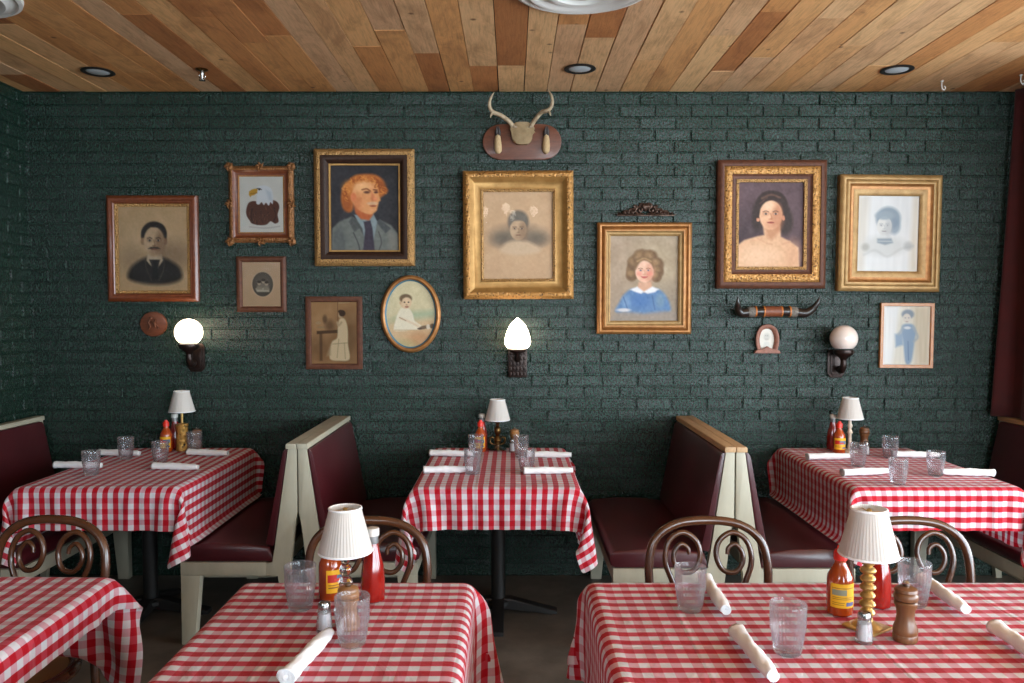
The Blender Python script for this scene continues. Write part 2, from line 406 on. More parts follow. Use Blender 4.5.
# ------------------------------------------------------------------ the room
def brick_wall(name, length, height, place, phase=0):
    """courses of individual bevelled bricks in front of a mortar face; place(u, w, z) -> world (w = out of the wall)"""
    CO, LE, J, BV, DEP = .0672, .2055, .007, .0035, .0078
    vs, fs = [], []
    rnd = random.Random(11 + phase)
    def quad(*p):
        b = len(vs); vs.extend(p); fs.append(tuple(range(b, b + 4)))
    quad(place(0, 0, 0), place(length, 0, 0), place(length, 0, height + .03), place(0, 0, height + .03))
    z = height - .016; row = 0
    rows = [(height - .016 + J, height)]
    while z > 0:
        rows.append((max(z - CO + J, 0), z)); z -= CO
    for row, (z0, z1) in enumerate(rows):
        u = -LE * (.5 if row % 2 else 0) - .07 + rnd.uniform(-.008, .008)
        while u < length:
            a, b = max(u, 0), min(u + LE - J + rnd.uniform(-.002, .002), length)
            if b - a > .015 and z1 - z0 > .008:
                d = DEP + rnd.uniform(-.003, .003); tl = rnd.uniform(-.0012, .0012); tz = rnd.uniform(-.0016, .0010)
                dz = rnd.uniform(-.0008, .0008)
                q = []
                for (uu, zz, su, sz) in ((a, z0, 1, 1), (b, z0, -1, 1), (b, z1, -1, -1), (a, z1, 1, -1)):
                    q.append((uu, zz + dz, su, sz))
                base = len(vs)
                for uu, zz, su, sz in q: vs.append(place(uu, 0, zz))
                for uu, zz, su, sz in q: vs.append(place(uu + su * .0012, d * .7 + tl * su + tz * sz, zz + sz * .0012))
                for uu, zz, su, sz in q: vs.append(place(uu + su * BV, d + tl * su + tz * sz, zz + sz * BV))
                for l in (0, 4):
                    for k in range(4):
                        fs.append((base + l + k, base + l + (k + 1) % 4, base + l + 4 + (k + 1) % 4, base + l + 4 + k))
                fs.append((base + 8, base + 9, base + 10, base + 11))
            u += LE
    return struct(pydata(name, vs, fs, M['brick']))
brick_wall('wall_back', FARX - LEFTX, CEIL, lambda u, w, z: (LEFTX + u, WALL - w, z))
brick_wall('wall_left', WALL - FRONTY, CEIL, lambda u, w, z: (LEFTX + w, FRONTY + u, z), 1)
def holed_wall(name, u0, u1, holes, place, m):
    """a plain wall of real thickness with window openings"""
    bm = B()
    us = sorted({u0, u1, *[h[0] for h in holes], *[h[1] for h in holes]}); zs = sorted({0, CEIL, *[h[2] for h in holes], *[h[3] for h in holes]})
    for a, b in zip(us, us[1:]):
        for c, d in zip(zs, zs[1:]):
            um, zm = (a + b) / 2, (c + d) / 2
            if any(h[0] < um < h[1] and h[2] < zm < h[3] for h in holes): continue
            p, q = place(a, c, 0), place(b, d, .15)
            box(bm, [min(p[i], q[i]) for i in range(3)], [max(p[i], q[i]) for i in range(3)])
    return struct(obj(name, bm, m, smooth=False))
FW = [(1.1, 2.75, .5, 2.5), (2.85, 4.6, .5, 2.6), (-2.7, -.85, 2.02, 2.66)]  # the last one is an unseen high transom, added for front-left fill light
RW = [(-2.1, .5, .5, 2.6), (.65, 3.3, .5, 2.6)]
holed_wall('wall_front', LEFTX - .15, FARX + .15, FW, lambda u, z, t: (u, FRONTY - t, z), M['plasterwall'])
holed_wall('wall_right', FRONTY, WALL, RW, lambda u, z, t: (FARX + t, u, z), M['plasterwall'])
bm = B(); box(bm, (RIGHTX, 3.8, 0), (RIGHTX + .12, WALL, CEIL)); struct(obj('wall_partition', bm, M['plasterwall'], smooth=False))
for i, (a, b, c, d) in enumerate(FW):
    bm = B(); y = FRONTY - .1
    for x in (a, b - .05, (a + b) / 2 - .02): box(bm, (x, y - .03, c), (x + .05, y + .03, d))
    for z in (c, d - .05): box(bm, (a, y - .03, z), (b, y + .03, z + .05))
    struct(obj('window_%d' % (i + 1), bm, M['black'], smooth=False))
for i, (a, b, c, d) in enumerate(RW):
    bm = B(); x = FARX + .1
    for y in (a, b - .05, (a + b) / 2): box(bm, (x - .03, y, c), (x + .03, y + .05, d))
    for z in (c, d - .05): box(bm, (x - .03, a, z), (x + .03, b, z + .05))
    struct(obj('window_%d' % (i + 4), bm, M['black'], smooth=False))
bm = B(); box(bm, (LEFTX - .15, FRONTY - .15, -.1), (FARX + .15, WALL + .1, 0)); struct(obj('floor', bm, M['floor'], smooth=False))
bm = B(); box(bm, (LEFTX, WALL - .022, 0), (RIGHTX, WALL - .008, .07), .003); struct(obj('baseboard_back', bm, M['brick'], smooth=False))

def ceiling():
    vs, fs, tint, mi = [], [], [], []
    rnd = random.Random(5)
    def add(x0, x1, y0, y1, z, t, g):
        b = len(vs); e = .0008
        vs.extend([(x0, y0, z + .02), (x1, y0, z + .02), (x1, y1, z + .02), (x0, y1, z + .02),
                   (x0, y0, z + e), (x1, y0, z + e), (x1, y1, z + e), (x0, y1, z + e),
                   (x0 + e, y0 + e, z), (x1 - e, y0 + e, z), (x1 - e, y1 - e, z), (x0 + e, y1 - e, z)])
        for l in (0, 4):
            for k in range(4): fs.append((b + l + k, b + l + (k + 1) % 4, b + l + 4 + (k + 1) % 4, b + l + 4 + k))
        fs.append((b + 8, b + 9, b + 10, b + 11))
        tint.extend([(t, g, 0, 1)] * 12)
    x = LEFTX - .06
    while x < FARX:
        wdt = .1335 + rnd.uniform(-.012, .012)
        y = WALL + .0; 
        L = rnd.uniform(.3, 1.9)
        while y > FRONTY:
            y2 = y - L
            t = min(1, max(0, rnd.betavariate(1.6, 1.4)))
            add(max(x, LEFTX), min(x + wdt - rnd.choice((.0025, .0035, .006)), FARX), max(y2 + .002, FRONTY), y, CEIL + rnd.uniform(-.0015, .0015), t, rnd.random())
            y = y2; L = rnd.uniform(.7, 2.2)
        x += wdt
    b = len(vs)
    vs.extend([(LEFTX - .15, FRONTY - .15, CEIL + .018), (FARX + .15, FRONTY - .15, CEIL + .018), (FARX + .15, WALL + .1, CEIL + .018), (LEFTX - .15, WALL + .1, CEIL + .018)])
    fs.append((b, b + 1, b + 2, b + 3)); tint.extend([(0, 0, 0, 1)] * 4)
    o = pydata('ceiling', vs, fs, M['ceil']); o.data.materials.append(M['gap']); o.data.polygons[len(fs) - 1].material_index = 1
    at = o.data.attributes.new('tint', 'FLOAT_COLOR', 'POINT'); at.data.foreach_set('color', np.array(tint, dtype=np.float32).ravel())
    struct(o)
ceiling()

# curtain along the right wall: gathered velvet hung from the ceiling, resting behind the booth
def curtain():
    nu, nz = 150, 24; vs, fs = [], []
    for j in range(nz + 1):
        z = .943 + (CEIL - .01 - .943) * j / nz; q = 1 - j / nz
        for i in range(nu + 1):
            s = i / nu; y = WALL - .045 - s * .8
            edge = math.exp(-s * 4.5)
            x = RIGHTX - .185 - .012 * math.sin(s * 52 + .6 * math.sin(s * 15)) - (.018 + .01 * q) * math.sin(s * 29 + q * .7)
            x -= edge * (.0 + .085 * q ** 1.15)
            vs.append((x, y, z))
    for j in range(nz):
        for i in range(nu):
            a = j * (nu + 1) + i; fs.append((a, a + 1, a + nu + 2, a + nu + 1))
    o = pydata('curtain', vs, fs, M['velvet'], smooth=True)
    so = o.modifiers.new('thick', 'SOLIDIFY'); so.thickness = .006
    tag(o, 'dark red velvet curtain hanging from the ceiling at the right end of the brick wall', 'curtain')
curtain()

# ------------------------------------------------------------------ ceiling fittings
def downlight(px, py, label):
    x, y = T(px, py, CEIL)
    t = thing('recessed_downlight', label, 'ceiling light', (x, y, CEIL - .006), 0, 'recessed ceiling lights')
    obj('trim_ring', lathe(B(), [(.056, .004), (.08, .004), (.083, .0), (.076, -.004), (.062, -.003), (.056, .002)], 40), M['black'], t)
    obj('reflector', lathe(B(), [(.058, .001), (.05, -.002), (.03, -.0035), (.0, -.004)], 32), M['lens'], t)
downlight(98, 71, 'round recessed downlight with black trim in the darker planks towards the left wall')
downlight(580, 68, 'round recessed downlight with black trim in the planks just right of the antlers')
downlight(897, 69, 'round recessed downlight with black trim above the right hand gilt frames')
def medallion(x, y, label):
    t = thing('ceiling_medallion', label, 'ceiling medallion', (x, y, CEIL), 0, 'white ceiling medallions')
    pr = [(.0, -.045), (.06, -.045), (.075, -.03), (.12, -.026), (.13, -.04), (.15, -.042), (.165, -.03), (.2, -.024), (.215, -.035), (.235, -.036), (.25, -.024), (.275, -.018), (.285, -.024), (.3, -.02), (.305, -.004)]
    pr = [(r * .91, z) for r, z in pr]
    obj('medallion_disc', lathe(B(), pr, 64), M['white_paint'], t)
    obj('flush_lamp', lathe(B(), [(0, -.056), (.03, -.055), (.045, -.05), (.05, -.04)], 32), M['oldbrass'], t)
medallion(.27, 3.07, 'white ringed plaster medallion on the planks at the top centre edge')
medallion(-2.22, 3.12, 'white round medallion cut by the top left corner of the ceiling')
def sprinkler(px, py):
    x, y = T(px, py, CEIL)
    t = thing('sprinkler_head', 'small chrome sprinkler head on the ceiling planks above the eagle print', 'sprinkler', (x, y, CEIL - .004))
    obj('escutcheon', lathe(B(), [(.03, .003), (.032, 0), (.02, -.006), (.012, -.008)], 24), M['oldbrass'], t)
    bm = B(); lathe(bm, [(.008, -.006), (.010, -.02), (.006, -.028), (.006, -.045), (.003, -.05)], 12)
    for s in (-1, 1): tube(bm, cr([(s * .008, 0, -.02), (s * .017, 0, -.033), (s * .004, 0, -.052)], 5), .0022, 6)
    lathe(bm, [(.0, -.051), (.017, -.052), (.017, -.055), (0, -.056)], 16)
    obj('deflector', bm, M['chrome'], t)
sprinkler(202, 69)
def hook(px, py, label):
    x, y = T(px, py, CEIL)
    bm = B(); tube(bm, cr([(0, 0, 0), (0, 0, -.035), (.012, 0, -.05), (.02, 0, -.036), (.012, 0, -.028)], 6), .0028, 6)
    lathe(bm, [(.0, .0), (.01, -.001), (.008, -.005), (0, -.006)], 12)
    tag(obj('ceiling_hook', bm, M['whitecap'], loc=(x, y, CEIL - .004)), label, 'hook', 'screw hooks in the ceiling')
hook(942, 80, 'tiny white hook in the ceiling close to the back wall, below the right downlight')
hook(1021, 74, 'small white hook in the ceiling at the right picture edge above the curtain')

# chandelier hanging over the near part of the room (mirrored in the picture glass)
def chandelier():
    t = thing('chandelier', 'bulb chandelier hung above the room, mirrored in the big gilt frame glass', 'chandelier', (-.03, 1.45, 2.46))
    bm = B(); tube(bm, [(0, 0, 0), (0, 0, CEIL - 2.46)], .012, 10); lathe(bm, [(.06, .33), (.055, .30), (.015, .285)], 24); obj('stem', bm, M['oldbrass'], t)
    for k in range(4):
        a = k * PI / 2 + .12; c, s = math.cos(a), math.sin(a)
        obj('arm', tube(B(), cr([(0, 0, .02), (.12 * c, .12 * s, -.05), (.2 * c, .2 * s, -.06), (.24 * c, .24 * s, -.02)], 6), .008, 8), M['oldbrass'], t)
        obj('bulb', lathe(B(), [(.012, -.03), (.016, -.012), (.034, .012), (.041, .035), (.034, .058), (.018, .072), (0, .076)], 20, c=(.24 * c, .24 * s, .01)), M['bulb'], t)
chandelier()

# ------------------------------------------------------------------ booths
def bench(name, label, cx, side, y0, y1, capm=None, group='burgundy booth benches'):
    """a single bench, side = +1 seat towards +x, -1 towards -x; cx = line between the backs"""
    t = thing(name, label, 'booth bench', (cx, y0, 0), 0, group)
    L = y1 - y0; s = side; g = .003; ZT = .915
    P = lambda pts: [(s * x, z) for x, z in pts]
    panel = [(g, ZT), (.043, ZT), (.108, .46), (.118, .385), (.150, .385), (.150, .325), (.092, .325), (.060, 0), (.022, 0), (.046, .325), (.016, .56), (g, .62)]
    obj('end_panel', prism(B(), P(panel), 0, .032, .003), M['cream'], t, angle=30)
    obj('end_panel', prism(B(), P(panel), L - .04, L - .008, .003), M['cream'], t, angle=30)
    obj('top_cap', prism(B(), P([(.0015, ZT), (.05, ZT), (.05, ZT + .02), (.046, ZT + .024), (.0015, ZT + .024)]), -.012, L - .004, .002), capm or M['cream'], t, angle=30)
    # seat rail and front legs
    bm = B(); prism(bm, P([(.11, .325), (.545, .325), (.545, .385), (.11, .385)]), .001, .03, .002)
    prism(bm, P([(.515, .325), (.545, .325), (.545, .385), (.515, .385)]), .031, L - .042, .002)
    prism(bm, P([(.12, .30), (.515, .30), (.515, .37), (.12, .37)]), .05, L - .05)
    obj('seat_rail', bm, M['cream'], t, angle=30)
    for (a, b) in ((.002, .05), (L - .06, L - .012)):
        obj('leg', prism(B(), P([(.545, .3245), (.455, .3245), (.485, 0), (.545, 0)]), a, b, .003), M['cream'], t, angle=30)
    # cushions
    cu = [(.112, .388), (.535, .388), (.556, .40), (.562, .425), (.555, .452), (.535, .466), (.40, .474), (.25, .470), (.135, .458)]
    obj('seat_cushion', prism(B(), P(cu), .004, L - .045, .012), M['vinyl'], t, angle=50)
    bc = [(.046, ZT - .004), (.058, ZT - .004), (.069, ZT - .02), (.108, .68), (.152, .47), (.118, .462), (.110, .47)]
    obj('back_cushion', prism(B(), P(bc), .002, L - .042, .007), M['vinyl'], t, angle=50)
    obj('back_board', prism(B(), P([(.004, ZT - .005), (.042, ZT - .005), (.105, .46), (.018, .56), (.006, .62)]), .034, L - .045), M['cream'], t, angle=30)
    return t
YB = WALL - .025
bench('booth_bench', 'burgundy booth bench with cream end facing the centre table, left of it', -.985, 1, 3.60, YB)
bench('booth_bench', 'burgundy booth bench with cream end facing the left table, its glossy seat under the cloth', -.985, -1, 3.60, YB)
bench('booth_bench', 'dark burgundy booth bench under the tan cap, facing the centre table', 1.0, -1, 3.51, YB, M['tanwood'])
bench('booth_bench', 'burgundy booth bench right of the tan cap, facing the right table', 1.0, 1, 3.51, YB, M['tanwood'])
bench('booth_bench', 'burgundy booth bench against the left brick wall at the left table', LEFTX + .045, 1, 3.50, YB)
bench('booth_bench', 'dark booth bench with tan cap below the red curtain at right', 2.86, -1, 3.50, YB, M['tanwood'])

# ------------------------------------------------------------------ tables and draped cloths
ZT = .757
def table(x0, x1, y0, y1, label, feet=1):
    cx, cy = (x0 + x1) / 2, (y0 + y1) / 2
    t = thing('pedestal_table', label, 'table', (cx, cy, 0), 0, 'restaurant tables')
    hx, hy = (x1 - x0) / 2, (y1 - y0) / 2
    bm = B(); a, b, r = hx - .008, hy - .010, .03; pl = []
    for cx_, cy_, a0 in ((a - r, b - r, 0), (r - a, b - r, PI / 2), (r - a, r - b, PI), (a - r, r - b, 1.5 * PI)):
        pl += [(cx_ + r * math.cos(a0 + k * PI / 12), cy_ + r * math.sin(a0 + k * PI / 12)) for k in range(7)]
    prism(bm, pl, -(ZT - .035), -(ZT - .005), .010)
    for v in bm.verts: v.co = Vector((v.co.x, v.co.z, -v.co.y))
    obj('tabletop', bm, M['darkwood'], t, angle=35)
    xs = [0] if feet == 1 else [-hx * .5, hx * .5]
    for x in xs:
        obj('pedestal_column', lathe(B(), [(.0, .05), (.06, .05), (.06, .07), (.036, .085), (.036, .69), (.07, .70), (.12, .715), (.12, .7215), (0, .7215)], 28, c=(x, 0, 0)), M['black'], t)
        for k in range(4):
            a = k * PI / 2
            bm = B(); prism(bm, [(.0, .03), (.05, .03), (.2, .014), (.27, .002), (.30, .002), (.30, .022), (.22, .04), (.06, .085), (0, .085)], -.03, .03, .006)
            bmesh.ops.rotate(bm, verts=bm.verts[:], cent=(0, 0, 0), matrix=Matrix.Rotation(a, 3, 'Z'))
            bmesh.ops.translate(bm, verts=bm.verts[:], vec=(x, 0, 0))
            obj('base_foot', bm, M['black'], t, angle=30)
    return t

def drape(x0, x1, y0, y1, ov, seed, steps=190, skew=0.0, boxes=(), stiff=.008):
    """position-based cloth falling over the table slab; returns points and rest coordinates"""
    l, r, n, f = ov
    ax, bx, ay, by = x0 - l, x1 + r, y0 - n, y1 + f
    h = .0215
    nx, ny = int(round((bx - ax) / h)) + 1, int(round((by - ay) / h)) + 1
    xs, ys = np.linspace(ax, bx, nx), np.linspace(ay, by, ny)
    hx, hy = xs[1] - xs[0], ys[1] - ys[0]
    X, Y = np.meshgrid(xs, ys)
    cx, cy = (x0 + x1) / 2, (y0 + y1) / 2
    c, s = math.cos(skew), math.sin(skew)
    P = np.stack([cx + (X - cx) * c - (Y - cy) * s, cy + (X - cx) * s + (Y - cy) * c, np.full_like(X, ZT + .006)], -1)
    rs = np.random.RandomState(seed)
    P[..., 2] += rs.rand(ny, nx) * .002
    rest = np.stack([X - ax, Y - ay], -1)
    V = np.zeros_like(P); dt = 1 / 60
    hd = math.hypot(hx, hy)
    R = .011; zt, zb = ZT + .0, ZT - .035
    bc = np.array([cx, cy, (zt + zb) / 2]); hb = np.array([(x1 - x0) / 2, (y1 - y0) / 2, (zt - zb) / 2]) - R + .0
    RT = R + .0055
    def con(A, Bv, L, k):
        d = Bv - A; q = np.sqrt((d * d).sum(-1, keepdims=True)) + 1e-9
        m = d * ((q - L) / q * (.5 * k)); A += m; Bv -= m
    jn, jf, il, ir = int(n / hy) - 1, int(f / hy) - 1, int(l / hx) - 1, int(r / hx) - 1
    def relax():
        for o in (0, 1):
            e = (nx - 1 - o) // 2 * 2 + o
            if e > o: con(P[:, o:e:2], P[:, o + 1:e + 1:2], hx, 1)
            e = (ny - 1 - o) // 2 * 2 + o
            if e > o: con(P[o:e:2], P[o + 1:e + 1:2], hy, 1)
        for o in (0, 1):
            e = (ny - 1 - o) // 2 * 2 + o
            con(P[o:e:2, :-1], P[o + 1:e + 1:2, 1:], hd, .15)
            con(P[o:e:2, 1:], P[o + 1:e + 1:2, :-1], hd, .15)
        for o in (0, 1, 2, 3):
            w = (nx - o) // 4 * 4
            m = min(P[:, o::4].shape[1], P[:, o + 2::4].shape[1])
            con(P[:, o::4][:, :m], P[:, o + 2::4][:, :m], 2 * hx, .3)
            m = min(P[o::4].shape[0], P[o + 2::4].shape[0])
            con(P[o::4][:m], P[o + 2::4][:m], 2 * hy, .3)
        for sl in (slice(0, jn), slice(ny - jf, ny)):            # starched drops keep wide curves along the edge
            for o in range(0, 10):
                w = (nx - o) // 10 * 10; q = P[sl]
                A_, B_ = q[:, o::10], q[:, o + 5::10]; m = min(A_.shape[1], B_.shape[1])
                if m: con(A_[:, :m], B_[:, :m], 5 * hx, stiff)
        for sl in (slice(0, il), slice(nx - ir, nx)):
            for o in range(0, 10):
                q = P[:, sl]
                A_, B_ = q[o::10], q[o + 5::10]; m = min(A_.shape[0], B_.shape[0])
                if m: con(A_[:m], B_[:m], 5 * hy, stiff)
    ja, jb, ia, ib = jn + 1, ny - 2 - jf, il + 1, nx - 2 - ir
    jj, ii = np.mgrid[0:ny, 0:nx]; ej, ei = np.clip(jj, ja, jb), np.clip(ii, ia, ib)
    lim = np.hypot((jj - ej) * hy, (ii - ei) * hx)
    def reach():                                   # woven cotton hardly stretches: nothing hangs lower than its length from the table edge
        A_ = P[ej, ei]; d = P - A_; q = np.sqrt((d * d).sum(-1)) + 1e-9
        k = np.minimum(1, lim * 1.004 / q); k[lim < 1e-6] = 1
        P[:] = A_ + d * k[..., None]
    def collide(old):
        for ps in (0, 1):
            d = P - bc; q = np.abs(d) - hb; q[..., 2] = P[..., 2] - (zt - R)
            qp = np.maximum(q, 0); ln = np.sqrt((qp * qp).sum(-1)); mx = q.max(-1)
            sd = np.where(ln > 1e-7, ln, mx) - RT
            hit = sd < 0
            if not hit.any(): break
            sg = np.where(d < 0, -1.0, 1.0); sg[..., 2] = 1
            ax1 = np.zeros_like(P); np.put_along_axis(ax1, q.argmax(-1)[..., None], 1.0, -1)
            g = np.where(ln[..., None] > 1e-7, qp / (ln[..., None] + 1e-9), ax1) * sg
            P[hit] -= (g * sd[..., None])[hit]
            if ps == 0:
                mv = (P - old) * np.array([1, 1, 0]) * .55
                P[hit] -= mv[hit]
        np.maximum(P[..., 2], .02, out=P[..., 2])
        for (bx0, bx1, by0, by1, bz) in boxes:      # things the cloth rests on or hangs against
            inb = (P[..., 0] > bx0) & (P[..., 0] < bx1) & (P[..., 1] > by0) & (P[..., 1] < by1) & (P[..., 2] < bz)
            if inb.any():
                up = bz - P[..., 2]; fy = P[..., 1] - by0
                a = inb & (up <= fy); P[..., 2][a] = bz
                b = inb & (up > fy); P[..., 1][b] = by0
        np.minimum(P[..., 1], WALL - .012, out=P[..., 1])
    for st in range(steps):
        old = P.copy()
        V[..., 2] -= 9.8 * dt; V *= .965
        V += rs.randn(ny, nx, 1) * .006
        sp = np.sqrt((V * V).sum(-1, keepdims=True)); V *= np.minimum(1, 1.1 / (sp + 1e-9))
        P += V * dt
        for _ in range(9):
            relax(); reach(); collide(old)
        V = (P - old) / dt
        if st > steps * .8: V *= .8
    return P, rest
def cloth(label, x0, x1, y0, y1, ov, seed, swap=False, off=(0, 0), **kw):
    P, R = drape(x0, x1, y0, y1, ov, seed, **kw)
    ny, nx = P.shape[:2]
    idx = np.arange(ny * nx).reshape(ny, nx)
    fs = np.stack([idx[:-1, :-1], idx[:-1, 1:], idx[1:, 1:], idx[1:, :-1]], -1).reshape(-1, 4)
    o = pydata('tablecloth', P.reshape(-1, 3).tolist(), fs.tolist(), M['gingham'], smooth=True)
    uvl = o.data.uv_layers.new(name='UVMap')
    li = np.zeros(len(o.data.loops), dtype=np.int32); o.data.loops.foreach_get('vertex_index', li)
    uv = R.reshape(-1, 2)[li] + np.array(off)
    if swap: uv = uv[:, ::-1]
    uvl.data.foreach_set('uv', uv.astype(np.float32).ravel())
    sd = o.modifiers.new('smooth', 'SUBSURF'); sd.levels = 1; sd.render_levels = 1
    tag(o, label, 'tablecloth', 'red and white checked tablecloths')
    return o
Y0, Y1 = 3.47, 4.505
table(-2.215, -1.48, Y0, Y1, 'pedestal table under the checked cloth at the left wall booth')
table(-.445, .305, Y0, Y1, 'black pedestal table at the centre of the brick wall between the booths')
table(1.52, 2.27, Y0, Y1, 'pedestal table under the checked cloth at the right booth by the curtain')
table(-1.95, -1.172, 1.15, 2.32, 'pedestal table under the empty checked cloth at the near left corner')
table(-.78, -.112, 1.12, 2.27, 'pedestal table under the near cloth with one rolled napkin, left of the aisle')
table(.215, 1.56, 1.42, 2.27, 'wide table under the near cloth set for four, right of the aisle', 2)
BX = [(-.985 - .56, -.985 + .56, 3.585, 4.56, .482), (1.0 - .56, 1.0 + .56, 3.495, 4.56, .482), (LEFTX, LEFTX + .61, 3.485, 4.56, .482), (2.3, 2.9, 3.485, 4.56, .482)]
cloth('red and white checked tablecloth on the back table at the left wall booth', -2.215, -1.48, Y0, Y1, (.285, .285, .175, .07), 1, off=(.012, .01), boxes=BX)
cloth('red and white checked tablecloth on the small centre table at the brick wall', -.445, .305, Y0, Y1, (.30, .30, .17, .07), 2, off=(.012, .02), boxes=BX)
cloth('red and white checked tablecloth on the back table at the right booth by the curtain', 1.52, 2.27, Y0, Y1, (.285, .285, .175, .07), 3, swap=True, off=(.02, .0), boxes=BX)
cloth('red and white checked tablecloth with nothing on it at the near left corner', -1.95, -1.172, 1.15, 2.32, (.15, .10, .2, .335), 4, skew=.02, boxes=[(-1.79, -1.30, 2.06, 2.9, .50)])
cloth('red and white checked tablecloth on the near table carrying one rolled napkin and two tumblers', -.78, -.112, 1.12, 2.27, (.28, .29, .2, .2), 5, swap=True)
cloth('red and white checked tablecloth on the wide near table set for four', .215, 1.56, 1.42, 2.27, (.28, .2, .2, .22), 6, swap=True, boxes=[(.41, .865, 2.06, 2.9, .495), (1.06, 1.51, 2.06, 2.9, .495)])

# ------------------------------------------------------------------ bentwood chairs
def make_chair():
    t = thing('bentwood_chair', '', 'chair', (0, 0, 0), 0, 'bentwood cafe chairs')
    ZS = .455; lean = lambda z: .175 + max(0, z - .44) * .17         # y of the back at height z (back towards +y)
    def b(x, z): return (x, lean(z), z)
    hoop = [(-.175, .195 + .03, 0), (-.182, .19, .22), b(-.182, .44), b(-.188, .60), b(-.193, .72), b(-.172, .80), b(-.105, .849), b(0, .862), b(.105, .849), b(.172, .80), b(.193, .72), b(.188, .60), b(.182, .44), (.182, .19, .22), (.175, .225, 0)]
    obj('back_hoop', tube(B(), cr(hoop, 7), [.011, .0135, .014, .014, .0145, .014, .014, .0135, .011], 12), M['bentwood'], t)
    k = .000453 * 1.0
    for s in (-1, 1):
        # outline taken as fractions of the back: up the outer side, over, and curling inwards
        pts = [(.055, .475), (.085, .56), (.115, .66), (.140, .735), (.126, .798), (.083, .825), (.040, .802), (.026, .755), (.044, .710), (.083, .700), (.110, .728), (.110, .764), (.088, .788), (.066, .776), (.062, .756)]
        c = cr([(s * x, lean(z) - .004, z) for x, z in pts], 7)
        obj('back_scroll', tube(B(), c, [.0095, .0095, .009, .009, .0085, .008, .0065], 10), M['bentwood'], t)
        obj('back_brace', tube(B(), cr([(s * .18, .13, .47), (s * .15, .178, .535), (s * .122, lean(.60) + .004, .60), (s * .095, lean(.62) + .006, .606)], 6), .008, 8), M['bentwood'], t)
    bm = B()
    ring = [(.2 * math.cos(a), .19 * math.sin(a), ZS) for a in np.linspace(0, 2 * PI, 48, endpoint=False)]
    tube(bm, ring, .019, 10, closed=True); obj('seat_ring', bm, M['bentwood'], t)
    obj('seat', lathe(B(), [(0, ZS + .008), (.12, ZS + .009), (.185, ZS + .006), (.19, ZS - .004), (.12, ZS - .006), (0, ZS - .006)], 40), M['cane'], t)
    for s in (-1, 1):
        obj('leg', tube(B(), cr([(s * .15, -.13, ZS), (s * .162, -.155, .3), (s * .178, -.185, 0)], 6), [.017, .015, .011], 10), M['bentwood'], t)
    obj('leg_ring', tube(B(), [(.155 * math.cos(a), .165 * math.sin(a), .22) for a in np.linspace(0, 2 * PI, 40, endpoint=False)], .009, 8, closed=True), M['bentwood'], t)
    return t
CH = [(-1.535, 2.33, -.12, 'dark bentwood scroll back chair tucked in at the empty near left table'),
      (-.469, 2.315, 0, 'bentwood scroll back chair half hidden behind the near lamp left of the aisle'),
      (.638, 2.315, 0, 'bentwood scroll back chair at the wide near table behind a ribbed tumbler'),
      (1.285, 2.315, -.03, 'bentwood scroll back chair at the wide near table right of the white lamp shade')]
c0 = make_chair(); c0.location = (CH[0][0], CH[0][1], 0); c0.rotation_euler.z = CH[0][2]; c0['label'] = CH[0][3]
for x, y, a, l in CH[1:]: dup(c0, (x, y, 0), a, l)

